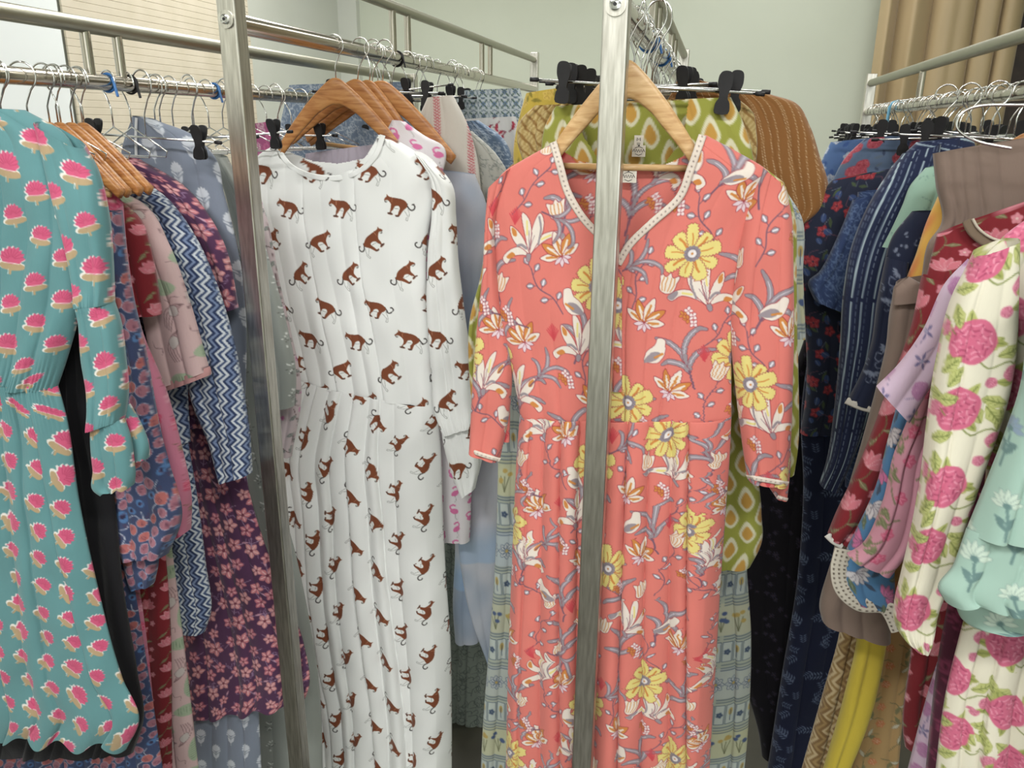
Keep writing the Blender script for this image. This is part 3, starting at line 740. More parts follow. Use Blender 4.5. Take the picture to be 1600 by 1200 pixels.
# ------------------------------------------------------------------ the room
def quad(name, pts, mat, kind='structure'):
    o = link(name, mesh(name, pts, [tuple(range(len(pts)))], False), None, mat); tag(o, kind=kind); return o
def slab(name, x0, x1, y0, y1, z0, z1, mat):
    o = MB().box(x0, x1, y0, y1, z0, z1).build(name, mat, smooth=False); return tag(o, kind='structure')
M['wall'], nt, b = base('pale_green_paint', (205, 211, 194), .7); noisy(nt, b, (203, 209, 192), (208, 214, 198), 1.2); bump(nt, b, 300, .05)
M['wall2'], nt, b = base('off_white_paint', (208, 211, 202), .65); noisy(nt, b, (205, 208, 198), (211, 214, 206), 1.5); bump(nt, b, 300, .05)
M['floor'], nt, b = base('dark_floor_tile', (60, 58, 50), .4); noisy(nt, b, (50, 48, 42), (70, 68, 58), 3)
M['ceil'], nt, b = base('ceiling_paint', (225, 225, 220), .9); noisy(nt, b, (222, 222, 217), (228, 228, 223), 2)
XL, YB, XR = -2.45, 5.2, 3.3
slab('floor', XL-.1, XR+.1, -3.6, YB+.1, -.1, 0, M['floor']); slab('ceiling', XL-.1, XR+.1, -3.6, YB+.1, 3.40, 3.45, M['ceil'])
slab('wall_back', XL-.1, XR+.1, YB, YB+.1, 0, 3.40, M['wall']); slab('wall_left', XL-.1, XL, -3.6, YB, 0, 3.40, M['wall2'])
slab('wall_right', XR, XR+.1, -3.6, YB, 0, 3.40, M['wall']); slab('wall_front', XL-.1, XR+.1, -3.7, -3.6, 0, 3.40, M['wall2'])
slab('trim_1', XL, XL+.13, YB-.05, YB, 0, 3.40, M['wall2'])           # boxed pipe in the corner
# horizontal-slat blind on the left wall
M['blind'], nt, b = base('beige_blind', (216, 206, 184), .6); noisy(nt, b, (212, 202, 180), (220, 210, 190), 8)
y0, y1 = onX(98, 0, XL+.03)[1], onX(392, 40, XL+.03)[1]
bl = empty('window_blind', (XL, (y0+y1)/2, CH-.3), 'closed beige slatted blind on the left wall behind the rails', 'blind')
mb = MB()
for k in range(62):
    z = -.05+k*.0275; mb.box(.012, .016+.006, y0-(y0+y1)/2, y1-(y0+y1)/2, z, z+.0270)
mb.build('slats', M['blind'], bl, smooth=False, bevel=.0016)
MB().box(0, .045, y0-(y0+y1)/2, y1-(y0+y1)/2, 2.86-1.2, 2.92-1.2).build('headrail', M['blind'], bl, smooth=False)
MB().box(0, .03, y0-(y0+y1)/2, y1-(y0+y1)/2, 1.12-1.2, 1.145-1.2).build('bottom_rail', M['blind'], bl, smooth=False)
M['board'], nt, b = base('white_laminate', (240, 245, 244), .4); noisy(nt, b, (238, 243, 242), (242, 247, 246), 2)
bd = MB().box(0, .03, -.9, .9, -.8, .8).build('wall_board', M['board'], smooth=False, bevel=.004, loc=(XL, y0-.93, CH+.6)); tag(bd, 'blank white board on the wall left of the blind', 'board')
for nm, px, py, hh in (('cable_clip', 543, 30, .025), ('door_latch', 545, 60, .05)):
    p = onX(px, py, XL+.02); o = MB().box(-.01, .012, -.012, .012, -hh/2, hh/2).build(nm, M['satinsteel'], smooth=False, bevel=.003, loc=(XL+.01, p[1], p[2]))
    tag(o, 'upper small grey fitting beside the wall corner' if nm == 'cable_clip' else 'lower, longer grey fitting beside the wall corner', 'wall fitting')
# curtain: pleated, satin beige, hanging in front of the back wall at the right
M['curtain'], nt, b = base('beige_curtain', (182, 160, 122), .45); b.inputs['Sheen Weight'].default_value = .3; noisy(nt, b, (180, 159, 121), (184, 162, 124), 3); bump(nt, b, 90, .05)
YC = YB-.17; xa = float(onY(1347, 200, YC)[0]); xb = float(onY(1588, 60, YC)[0])
cu = empty('curtain', ((xa+xb)/2, YC, 0), 'long pleated beige satin curtain beside the pale green wall', 'curtain')
nx, nz = 420, 12; X = np.linspace(0, 1, nx); wdt = xb-xa
f = .075*np.abs(np.sin(X*PI*4.6+.8*np.sin(X*7)+.4))**.7+.010*np.sin(X*31)
V = [(xa+wdt*u+.02*math.sin(u*40+k*.1)*(k/nz), YC-float(f[i])*(1-.05*k/nz), 3.3-3.25*k/nz) for k in range(nz+1) for i, u in enumerate(X)]
V += [(x, y+.006, z) for x, y, z in V]; n1 = nx*(nz+1)
Fq = [(k*nx+i, (k+1)*nx+i, (k+1)*nx+i+1, k*nx+i+1) for k in range(nz) for i in range(nx-1)]; Fq += [tuple(n1+j for j in f_[::-1]) for f_ in Fq]
link('drape', mesh('drape', V, Fq, True, cu.location), cu, M['curtain'])
MB().tube([(-wdt/2-.1, -.03, 3.31), (wdt/2+.1, -.03, 3.31)], .012).build('curtain_rod', M['satinsteel'], cu)
M['dark'], nt, b = base('dark_brown_frame', (58, 44, 38), .5); noisy(nt, b, (52, 40, 34), (66, 50, 42), 20)
dr = MB().box(0, 1.0, -.05, 0, 0, 2.9).build('door_1', M['dark'], smooth=False, loc=(xb+.02, YB, 0)); tag(dr, kind='structure')

# ------------------------------------------------------------------ garment racks
XA, XB_, XC, XD = -1.14, -.901, -.16, .57      # the four rails, left to right, all running away from the camera
ZLO, ZHI = CH+.075, CH+.183
def rack(label, x, z, zu, ya, yb, rr, ru, struts, post_top, bolt=None):
    r = empty('garment_rack', (x, ya, 0), label, 'clothes rack')
    for y, fa in ((ya, 0), (yb, 1)):
        MB().box(-.019, .019, 0, .038, .03, post_top[fa]).build('post', M['steel'], r, smooth=False, bevel=.003, loc=(0, y-ya, 0))
        MB().box(-.26, .26, 0, .038, 0, .03).build('foot', M['steel'], r, smooth=False, bevel=.004, loc=(0, y-ya, 0))
    MB().tube([(0, .03, 0), (0, yb-ya+.01, 0)], rr, 28).build('hanging_rail', M['rail'], r, loc=(0, 0, z))
    MB().tube([(0, .03, 0), (0, yb-ya+.01, 0)], ru, 22).build('upper_rail', M['satinsteel'], r, loc=(0, 0, zu))
    for y in struts: MB().tube([(0, 0, z), (0, 0, zu)], .0095, 14).build('strut', M['rail'], r, loc=(0, y-ya, 0))
    if bolt:
        bz = bolt
        b_ = MB().tube([(0, -.0005, 0), (0, -.004, 0)], .0158, 28).build('washer', M['steel'], r, loc=(0, 0, bz)); MB().tube([(0, -.004, 0), (0, -.0075, 0), (0, -.0085, 0)], [.0085, .0085, .006], 20).build('bolt', M['chrome'], b_)
        MB().tube([(0, -.0084, 0), (0, -.0095, 0)], .003, 6).build('bolt_socket', M['black'], b_)
    return r
def ys(x, *pp): return [float(onX(px, py, x)[1]) for px, py in pp]
rack('low steel rack at the left with teal lotus and other printed dresses', XA, ZLO, CH+.172, .25, 2.98, .0145, .0145, ys(XA, (137, 85), (187, 92)), (CH+.19, CH+.19))
rack('steel rack whose square front post stands left of the white tiger dress', XB_, ZHI, CH+.316, 1.424, 4.03, .0185, .0135, ys(XB_, (614, 50), (637, 50), (753, 85), (766, 90)), (CH+.5, CH+.35), CH+.186)
rack('steel rack whose square front post crosses the coral dress', XC, ZHI-.008, CH+.278, 1.248, 3.40, .0185, .0135, ys(XC, (1022, 20), (1029, 20), (1049, 70), (1054, 72)), (CH+.5, CH+.30), CH+.170)
rack('low steel rack at the right in front of the beige curtain', XD, ZLO, CH+.185, .3, 3.62, .0145, .0145, ys(XD, (1440, 125)), (CH+.20, CH+.22))
YR3 = ZHI-.008

# ------------------------------------------------------------------ hangers
def hook_pts(drop, flip=1, r=.0225):
    P = [(flip*r*math.cos(math.radians(a)), 0, r*math.sin(math.radians(a))) for a in range(200, -50, -14)]
    e = P[-1]; P += [(e[0]*.62, 0, e[2]-.008), (flip*.003, 0, -r-.016), (0, 0, -r-.024), (0, 0, -drop)]
    return P
def wood_hanger_mesh(half=.20, drop=.158):
    n = 45; V = []; Fq = []; k = 12
    for i in range(n):
        s = -1+2*i/(n-1); x = s*half; a = abs(s)
        zt = -drop*(math.sqrt(a*a+.0064)-.08+.10*a*a-.04*math.sin(a*PI))/1.02
        h = .062-.014*min(1, a*3) if a < .45 else .048-.014*(a-.45)/.55
        h *= 1 if a < .93 else math.sqrt(max(.05, 1-((a-.93)/.07)**2))
        zb = zt-h+(.0 if a > .12 else 0)
        for j in range(k):
            t = 2*PI*(j+.5)/k; cx, cz = math.cos(t), math.sin(t)
            ex = math.copysign(abs(cx)**.55, cx); ez = math.copysign(abs(cz)**.55, cz)
            V.append((x, .0068*ex+.010*a*a-.004, (zt+zb)/2+h/2*ez))
        if i:
            for j in range(k): Fq.append((len(V)-2*k+j, len(V)-2*k+(j+1) % k, len(V)-k+(j+1) % k, len(V)-k+j))
    Fq += [tuple(range(k))[::-1], tuple(range(len(V)-k, len(V)))]
    return mesh('hanger_arms', V, Fq)
WH = wood_hanger_mesh(); WH.materials.append(M['wood']); WHP = WH.copy(); WHP.materials.clear(); WHP.materials.append(M['palewood'])
def tubemesh(name, P, r, mat, n=8):
    b = MB().tube(P, r, n); me = mesh(name, b.V, b.F); me.materials.append(mat); return me
HK = {f: tubemesh('hook', hook_pts(.082, f), .0016, M['chrome']) for f in (1, -1)}
BAR = tubemesh('trouser_bar', [(-.16, 0, 0), (.16, 0, 0)], .0055, M['palewood'], 12)
def hanger(x, y, z, label, group=None, flip=1, pale=False, bar=True, yaw=0, tilt=0, ws=1, zs=1):
    r = empty('wooden_hanger', (x, y, z), label, 'hanger', group); r.rotation_euler = (0, tilt, yaw)
    o = link('hook', HK[flip], r)
    a = link('shoulder_arms', WHP if pale else WH, r); a.location = (0, 0, -.072); a.scale = (ws, 1, zs)
    if bar: b_ = link('trouser_bar', BAR, r); b_.location = (0, .004, -.072-.172*zs); b_.scale = (ws, 1, 1)
    return r
RODM = tubemesh('rod', [(-.165, 0, 0), (.165, 0, 0)], .0022, M['chrome'])
def clip_mesh():
    b = MB()
    for s in (-1, 1):
        prof = sm([(-.010, -.030), (.010, -.030), (.0105, -.016), (.0065, -.009), (.0075, 0), (.0105, .010), (.0098, .022), (.005, .027), (-.005, .027), (-.0098, .022), (-.0105, .010), (-.0075, 0), (-.0065, -.009), (-.0105, -.016)], 3)
        n0 = len(b.V); b.prism([tuple(q) for q in prof], -.0022, .0022)
        for i in range(n0, len(b.V)):
            x, y, z = b.V[i]; b.V[i] = (x, y+s*(.0045+.30*max(0, z)), z)
    b.tube([(-.006, 0, -.004), (.006, 0, -.004)], .006, 10)
    me = mesh('clip', b.V, b.F); me.set_sharp_from_angle(angle=.6); me.materials.append(M['black']); return me
def wire_hanger(x, y, z, label, group=None, flip=1, yaw=0, half=.13):
    r = empty('slim_hanger', (x, y, z), label, 'hanger', group); r.rotation_euler = (0, 0, yaw)
    link('hook', HK[flip], r); o = link('wire_arms', WIRE, r); o.location = (0, 0, -.08); return r
WIRE = tubemesh('wire_arms', [(-.10, 0, -.045), (0, 0, 0), (.10, 0, -.045), (.095, 0, -.055), (-.095, 0, -.055), (-.10, 0, -.045)], .0016, M['chrome'])
CLIP = clip_mesh(); CAPM = tubemesh('rod_cap', [(-.010, 0, 0), (.004, 0, 0)], .0036, M['black'])
def clip_hanger(x, y, z, label, group=None, flip=1, yaw=0, tilt=0, cx=(-.125, .125), half=.165, dz=-.10):
    r = empty('clip_hanger', (x, y, z), label, 'hanger', group); r.rotation_euler = (0, tilt, yaw)
    link('hook', HK[flip], r).scale = (1, 1, -dz/.082)
    o = link('rod', RODM, r); o.location = (0, 0, dz); o.scale = (half/.165, 1, 1)
    for s, c in ((-1, cx[0]), (1, cx[1])):
        o = link('clip', CLIP, r); o.location = (c, 0, dz); o.scale = (1.05, 1, 1.12)
        o = link('rod_cap', CAPM, r); o.location = (s*half, 0, dz); o.rotation_euler = (0, 0, 0 if s < 0 else PI)
    return r
# ------------------------------------------------------------------ garments
def G(name, label, cat_, Y, x=XA, group=None): return empty(name, (x, Y, .6), label, cat_, group)

# ===== coral floral dress on the third rack (front)
Yc = 1.33; g = G('long_dress', 'coral floral long dress with cream lace V neckline, crossed by the square steel post', 'dress', Yc, XC); S = sheet(s_coral)
neck = [(860, 120), (866, 222), (876, 258), (890, 300), (915, 342), (950, 378), (965, 402), (982, 378), (1015, 347), (1058, 308), (1077, 262), (1096, 212), (1100, 120)]
back = [(855, 120), (862, 226), (900, 250), (940, 260), (990, 263), (1040, 257), (1085, 236), (1102, 212), (1104, 120)]
bod = cloth(g, 'bodice', Yc, [[858, 227, 1103, 211], [820, 248, 1150, 236], [785, 271, 1200, 268], [770, 300, 1190, 292], [770, 360, 1168, 360], [775, 430, 1152, 430], [782, 500, 1145, 500], [796, 560, 1143, 560], [806, 610, 1143, 612], [813, 652, 1143, 655]], S, .00125, .022, v=[.10, .27, .62, .74, .90], vb=[.12, .2, .5, .58, .66, .80, .92][:5], a=(.002, .009), p=2.2, mf=[neck], mb=[back], nb=160, seed=5, wr=.0016, sc=1.22)
sk = cloth(g, 'skirt', Yc, [[812, 648, 1143, 650], [808, 700, 1141, 702], [803, 800, 1134, 800], [799, 900, 1127, 900], [795, 1000, 1121, 1000], [790, 1215, 1108, 1215], [786, 1400, 1100, 1400]], S, .00125, .026, v=[.07, .13, .21, .30, .38, .52, .62, .72, .80], vb=[.07, .20, .31, .39, .47, .57, .69, .84, .93], a=(.014, .040), p=.5, q=.5, uv=(.02, .13), seed=9, wr=.0014, sc=1.22)
sl = cloth(g, 'sleeve', Yc, [[764, 296, 800, 262], [761, 345, 776, 345], [757, 410, 777, 410], [749, 490, 785, 490], [741, 570, 800, 560], [737, 640, 796, 645], [734, 703, 781, 719]], S, .00125, .020, v=[.55], vb=[.45], a=(.003, .008), uv=(.21, .06), wr=.0022, sc=1.22)
sr = cloth(g, 'sleeve', Yc, [[1192, 262, 1228, 292], [1166, 330, 1237, 336], [1148, 430, 1240, 430], [1141, 515, 1241, 520], [1148, 600, 1239, 600], [1159, 690, 1236, 690], [1167, 746, 1231, 757]], S, .00125, .022, v=[.35, .75], vb=[.3, .7], a=(.003, .009), uv=(.12, .30), wr=.0022, sc=1.22)
slb = cloth(g, 'sleeve_back', Yc+.012, [[770, 560, 800, 555], [772, 640, 797, 640], [776, 686, 797, 690]], S, .0018, .008, a=(.001, .002), v=[.5])
srb = cloth(g, 'sleeve_back', Yc+.014, [[1185, 700, 1236, 700], [1195, 750, 1234, 745], [1212, 776, 1230, 782]], S, .0018, .008, a=(.001, .002), v=[.5])
LC = sheet(s_lace)
trim(g, 'lace_trim', bod, [(864, 222), (874, 256), (887, 300), (912, 342), (946, 378), (964, 404)], .0125, LC); trim(g, 'lace_trim', bod, [(1098, 211), (1080, 262), (1061, 309), (1018, 349), (985, 381), (966, 412)], .0125, LC)
trim(g, 'sleeve_trim', sl, [(734, 704), (757, 712), (781, 719)], .009, LC); trim(g, 'sleeve_trim', sr, [(1167, 745), (1200, 751), (1231, 756)], .009, LC); trim(g, 'sleeve_trim', srb, [(1214, 776), (1230, 781)], .007, LC)
pk = cloth(g, 'placket', Yc-.026, [[957, 420, 972, 420], [957, 500, 972, 500], [957, 612, 972, 612]], S, .0016, .003, v=[.5], a=(0, 0), uv=(.1, .1), wr=.0005, sc=1.22)
M['label'], nt, b = base('woven_label', (226, 220, 208), .8); noisy(nt, b, (222, 216, 204), (230, 224, 212), 80)
M['ink'], nt, b = base('label_ink', (52, 50, 54), .8); noisy(nt, b, (46, 44, 48), (60, 58, 62), 80)
def care_label(root, px, py, Y, w_, h_, big):
    p = onY(px, py, Y); mb = MB().box(-w_/2, w_/2, -.0006, .0006, -h_/2, h_/2); o = mb.build('neck_label', M['label'], root, smooth=False, loc=p-np.array(root.location))
    t = MB()
    def st(P, r=.0007): t.tube([(x, -.0008, z) for x, z in P], r, 5)
    if big:   # small printed emblem: a wavy script line between two arcs
        st([(-.010, -.001), (-.008, .0035), (-.006, -.002), (-.004, .003), (-.002, -.002), (0, .003), (.002, -.002), (.004, .003), (.006, -.002), (.008, .0035), (.010, -.001)])
        st([(-.007, .005), (0, .0075), (.007, .005)], .0005); st([(-.006, -.0045), (0, -.0070), (.006, -.0045)], .0005); st([(-.001, .0085), (.001, .0095)], .0008)
    else:     # size letter M with small print below
        st([(-.0028, .001), (-.0028, .006), (0, .0030), (.0028, .006), (.0028, .001)], .0006); st([(-.003, -.003), (.003, -.003)], .0005); st([(-.0026, -.0055), (.0026, -.0055)], .0005)
    t.build('label_print', M['ink'], o, smooth=False)
care_label(g, 982, 276, Yc+.006, .026, .019, True)

# ===== white tiger dress on the second rack
Yw = 1.88; g = G('long_dress', 'white long dress printed with brown tigers, round gathered neck, right of the left square post', 'dress', Yw, XB_); S = sheet(s_tiger)
nk = [(428, 150), (437, 224), (446, 245), (463, 262), (492, 273), (530, 275), (562, 263), (584, 240), (595, 212), (600, 150)]
bk = [(425, 150), (432, 228), (450, 240), (480, 252), (520, 256), (560, 248), (585, 235), (600, 210), (602, 150)]
bod = cloth(g, 'bodice', Yw, [[430, 227, 604, 210], [408, 240, 642, 232], [396, 258, 672, 256], [395, 310, 678, 300], [410, 370, 668, 370], [428, 440, 666, 440], [446, 510, 672, 510], [460, 560, 676, 570], [468, 592, 681, 634]], S, .0017, .035, v=[.12, .22, .31, .40, .50, .58, .78], vb=[.10, .20, .32, .44, .55, .66, .84], a=(.007, .013), p=1, q=.8, mf=[nk], mb=[bk], nb=80, mat='crepe', seed=3, uv=(.02, .05), wr=.003)
cloth(g, 'skirt', Yw, [[468, 588, 681, 632], [455, 632, 685, 660], [438, 700, 689, 700], [446, 800, 692, 800], [453, 900, 697, 900], [470, 1010, 704, 1000], [494, 1110, 706, 1110], [503, 1212, 706, 1212]], S, .0017, .042, v=[.10, .18, .27, .36, .45, .56, .64, .74], vb=[.06, .13, .21, .30, .46, .56, .70, .74], a=(.012, .036), p=.5, q=.6, rot=-PI/2, uv=(.05, .03), mat='crepe', seed=12, wr=.0018)
sr = cloth(g, 'sleeve', Yw-.02, [[650, 236, 676, 254], [672, 275, 706, 290], [676, 340, 713, 340], [670, 400, 716, 400], [668, 470, 724, 470], [672, 540, 733, 540], [676, 590, 738, 590], [680, 640, 742, 638], [694, 676, 744, 662]], S, .0017, .028, v=[.3, .55], vb=[.45, .6], a=(.004, .014), q=.8, uv=(.13, .02), mat='crepe', wr=.004, seed=8, gather=[(.98, .04, .004)])
cloth(g, 'cuff', Yw-.02, [[690, 668, 746, 655], [693, 690, 742, 676], [700, 720, 746, 700], [712, 755, 748, 735], [722, 775, 743, 762]], S, .0018, .02, v=[.4, .7], a=(.003, .010), uv=(.2, .1), mat='crepe', wr=.003, gather=[(.12, .12, .004)])
cloth(g, 'cuff_back', Yw+.01, [[724, 640, 752, 640], [730, 690, 758, 690], [740, 738, 748, 742]], S, .0025, .01, v=[.5], a=(.001, .004), mat='crepe')
sl = cloth(g, 'sleeve', Yw+.02, [[398, 262, 420, 262], [396, 330, 425, 330], [410, 420, 440, 420], [425, 480, 455, 480], [432, 560, 460, 560]], S, .0026, .02, v=[.5], a=(.002, .008), mat='crepe')
nb_ = trim(g, 'neck_band', bod, [(434, 227), (444, 248), (462, 265), (492, 276), (530, 278), (564, 266), (587, 242), (598, 211)], .014, plain((252, 254, 252)), mat='crepe', off=.0005)

# ===== teal lotus dress on the first rack (front)
Yt = 1.06; g = G('long_dress', 'teal long dress with pink lotus print and gathered waist, frontmost at far left', 'dress', Yt); S = sheet(s_lotus)
cloth(g, 'bodice', Yt, [[-210, 160, 40, 172], [-215, 200, 98, 206], [-215, 255, 128, 262], [-210, 340, 140, 345], [-200, 430, 134, 430], [-190, 500, 121, 505], [-180, 560, 104, 565], [-178, 600, 90, 606]], S, .0014, .026, v=[.2, .4, .55, .68, .78, .88], a=(.004, .011), p=.8, gather=[(1, .10, .004)], uv=(.02, .0), wr=.003, seed=4)
cloth(g, 'skirt', Yt, [[-178, 592, 90, 598], [-190, 640, 103, 645], [-200, 760, 124, 780], [-208, 900, 154, 920], [-214, 1050, 192, 1060], [-216, 1100, 217, 1128], [-216, 1112, 198, 1164]], S, .0014, .022, v=[.15, .3, .42, .54, .63, .72, .80, .87], vb=[.12, .26, .38, .48, .57, .66, .74, .93], a=(.009, .013), p=.5, q=.55, rot=-.9, uv=(.03, .02), gather=[(0, .08, .004)], wr=.0025, seed=6, hemw=8)
cloth(g, 'sleeve', Yt-.012, [[60, 190, 130, 232], [78, 262, 152, 270], [98, 340, 168, 335], [118, 420, 173, 410], [130, 478, 174, 474]], S, .0014, .022, v=[.35, .7], a=(.003, .008), uv=(.1, .04), gather=[(1, .07, .004)], wr=.003)
cloth(g, 'lower_sleeve', Yt-.012, [[129, 478, 174, 474], [131, 510, 184, 500], [133, 570, 194, 560], [140, 620, 198, 610], [148, 668, 192, 655]], S, .0014, .022, v=[.4, .75], a=(.003, .009), uv=(.05, .11), gather=[(0, .08, .004), (1, .08, .004)], wr=.003)
cloth(g, 'cuff', Yt-.014, [[149, 664, 192, 654], [147, 690, 203, 680], [150, 730, 210, 720], [154, 765, 211, 750], [163, 769, 209, 758]], S, .0014, .016, v=[.4, .7], a=(.003, .008), uv=(.15, .02), gather=[(0, .2, .004)], hemw=2)
cloth(g, 'cuff_back', Yt+.012, [[184, 640, 200, 632], [190, 680, 222, 668], [200, 712, 233, 704], [212, 718, 231, 716]], S, .0018, .012, v=[.5], a=(.002, .006), uv=(.06, .09))

# ===== the rest of the first rack, front to back
def simple(name, label, cat_, Y, x, parts, sh, **kw):
    g = G(name, label, cat_, Y, x)
    for pn, rows, k in parts:
        kk = dict(kw); kk.update(k); dy = kk.pop('dy', 0); s2 = kk.pop('sh', sh); cloth(g, pn, Y+dy, rows, s2, **kk)
    return g
BLK = plain((24, 23, 28))
simple('long_dress', 'plain black long dress just behind the teal lotus dress', 'dress', 1.12, XA, [('body', [[-150, 260, 110, 300], [-150, 500, 138, 500], [-150, 640, 150, 640], [-150, 770, 178, 774], [-150, 900, 192, 910], [-150, 1050, 215, 1050], [-150, 1140, 224, 1128], [-150, 1176, 208, 1176]], {})], BLK, res=.005)
simple('kurta', 'dark blue and dusty rose floral kurta showing below the teal dress hem', 'kurta', 1.18, XA, [
    ('body', [[-150, 300, 110, 330], [-140, 600, 140, 600], [-140, 900, 207, 900], [-140, 1050, 232, 1050], [-140, 1280, 266, 1280]], {}),
    ('sleeve', [[150, 330, 186, 330], [166, 450, 200, 445], [186, 560, 226, 555], [190, 640, 242, 638], [178, 740, 264, 720], [176, 800, 285, 802], [200, 868, 264, 864]], dict(dy=-.022, v=[.3, .6], vb=[.35, .62], a=(.004, .018), thick=.02)),
    ('sleeve_back', [[178, 740, 215, 740], [182, 800, 232, 800], [200, 880, 248, 880], [212, 915, 240, 912]], dict(dy=-.004))], sheet(s_bluemulti), res=.0022, sc=1.25)
simple('kurta', 'rose pink kurta with magenta flowers, sleeve squeezed between navy multicolour and red ones', 'kurta', 1.235, XA, [
    ('body', [[-100, 300, 120, 330], [-90, 600, 150, 600], [-80, 900, 215, 900], [-70, 1200, 250, 1200]], {}),
    ('sleeve', [[165, 300, 186, 325], [177, 400, 192, 396], [194, 520, 216, 517], [212, 620, 258, 612], [228, 700, 282, 695], [245, 790, 299, 780], [262, 848, 296, 828]], dict(dy=-.02, v=[.35, .7], a=(.003, .010), thick=.02))], sheet(s_pinkfl), res=.0022)
simple('kurta', 'red kurta with pink flowers, short sleeve between rose pink and pale pink ones', 'kurta', 1.29, XA, [
    ('body', [[60, 330, 180, 340], [70, 600, 225, 600], [90, 900, 262, 900], [100, 1220, 270, 1220]], dict(v=[.3, .55, .7, .85], a=(.004, .016))),
    ('sleeve', [[160, 300, 176, 312], [176, 332, 214, 342], [188, 390, 233, 386], [203, 445, 243, 440], [218, 490, 250, 492]], dict(dy=-.02, v=[.5], a=(.002, .006), thick=.02))], sheet(s_redfl), res=.002)
g = simple('kurta', 'pale pink kurta sketched with mauve leaves and sage patches, on left rack', 'kurta', 1.345, XA, [
    ('body', [[60, 330, 170, 330], [80, 600, 235, 600], [130, 850, 268, 850], [170, 1000, 287, 1000], [190, 1230, 314, 1230]], dict(v=[.4, .6, .8], a=(.004, .014))),
    ('sleeve', [[148, 285, 172, 296], [170, 320, 226, 322], [196, 395, 266, 385], [222, 470, 294, 460], [238, 540, 314, 528], [250, 606, 328, 578]], dict(dy=-.018, v=[.35, .7], a=(.003, .010), thick=.022, uv=(.03, .05)))], sheet(s_palepink), res=.002, sc=1.2)
cloth(g, 'cuff', 1.326, [[250, 600, 328, 572], [251, 606, 330, 578], [252, 613, 330, 585]], plain((206, 150, 150)), .002, .022, v=[.2, .4, .6, .8], a=(.003, .004))
simple('kurta', 'navy and white zigzag striped kurta with long sleeve, on left rack', 'kurta', 1.395, XA, [
    ('bodice', [[110, 260, 190, 270], [140, 450, 280, 450], [170, 640, 295, 640], [190, 680, 298, 690]], dict(v=[.5, .8])),
    ('skirt', [[180, 640, 285, 640], [210, 760, 306, 760], [238, 880, 322, 880], [260, 950, 330, 955], [276, 986, 321, 986]], dict(v=[.35, .55, .75], vb=[.3, .5, .75], a=(.002, .006), uv=(.01, 0))),
    ('sleeve', [[125, 240, 152, 250], [160, 268, 216, 282], [212, 325, 266, 316], [240, 380, 306, 370], [262, 450, 338, 440], [282, 530, 363, 520], [302, 620, 381, 610], [332, 700, 392, 690], [348, 750, 394, 738]], dict(dy=-.02, v=[.3, .62], a=(.004, .010), thick=.022, rot=-.25))], sheet(s_chevron), res=.0018)
simple('long_dress', 'purple long dress with pink flowers passing behind the left square post', 'dress', 1.46, XA, [
    ('bodice', [[110, 290, 250, 300], [150, 500, 330, 490], [230, 640, 372, 640], [240, 665, 374, 665]], {}),
    ('skirt', [[240, 640, 372, 640], [262, 760, 388, 760], [280, 900, 432, 900], [284, 1030, 476, 1010], [290, 1110, 480, 1082], [292, 1122, 474, 1094]], dict(dy=.02, v=[.25, .45, .6, .8], a=(.005, .018), hemw=4)),
    ('sleeve', [[188, 243, 214, 250], [226, 280, 288, 292], [268, 338, 332, 345], [300, 410, 359, 405], [326, 465, 368, 460], [343, 488, 370, 482]], dict(dy=-.018, v=[.4, .7], a=(.002, .008), thick=.02))], sheet(s_purple), res=.0022, sc=1.3)
gb = simple('kurta', 'grey blue kurta with white leaf sprig motifs behind the purple dress', 'kurta', 1.50, XA, [
    ('body', [[211, 181, 240, 187], [197, 213, 298, 209], [190, 240, 332, 240], [200, 300, 350, 300], [220, 400, 374, 400], [280, 700, 384, 700], [300, 900, 396, 900], [304, 1100, 404, 1100], [306, 1270, 412, 1270]], dict(v=[.3, .55, .8], a=(.002, .010)))], sheet(s_buta), res=.002, sc=1.1)
trim(gb, 'beaded_trim', None, [(213, 184), (212, 215), (213, 252)], .006, Sheet(.006, .006, (226, 228, 230)), Yfix=1.478)
simple('tunic', 'grey sheer tunic with silver sequin sprigs behind the left post', 'tunic', 1.66, XA, [
    ('body', [[300, 400, 385, 400], [330, 700, 420, 700], [370, 900, 470, 900], [390, 1010, 494, 1030], [400, 1240, 506, 1240]], dict(v=[.3, .6, .8])),
    ('sleeve', [[336, 240, 352, 246], [362, 330, 394, 330], [384, 430, 428, 430], [398, 520, 449, 510], [406, 600, 463, 590], [416, 642, 460, 634]], dict(dy=-.02, thick=.018, a=(.002, .006)))], sheet(s_sequin), res=.0022, mat='satin')
simple('kurta', 'pale pink kurta with grey leaf stems, sleeve between left post and tiger dress', 'kurta', 1.73, XA, [
    ('body', [[320, 330, 395, 330], [340, 600, 430, 600], [360, 900, 450, 900], [370, 1200, 460, 1200]], {}),
    ('sleeve', [[384, 286, 402, 300], [394, 360, 420, 355], [400, 440, 436, 435], [410, 520, 453, 510], [425, 610, 471, 605], [428, 705, 456, 713]], dict(dy=-.02, a=(.002, .006)))], sheet(s_pinkleaf), res=.0026)
simple('blouse', 'magenta floral blouse between the left post and the wooden hangers', 'blouse', 1.95, XA, [('body', [[384, 196, 424, 190], [378, 225, 432, 222], [376, 262, 434, 262], [376, 330, 434, 330]], {})], sheet(s_magenta), res=.003)
simple('skirt', 'blue and white paisley skirt behind the wooden hangers', 'skirt', 2.3, XA, [('waistband', [[452, 133, 632, 128], [450, 142, 632, 140]], dict(a=(.001, .002))), ('body', [[450, 140, 632, 139], [442, 175, 640, 170], [434, 215, 650, 210], [430, 320, 655, 320]], dict(v=[.2, .4, .6, .8], a=(.002, .014)))], s_swirl((120, 140, 166), (196, 206, 218), 60, 4), res=.003)

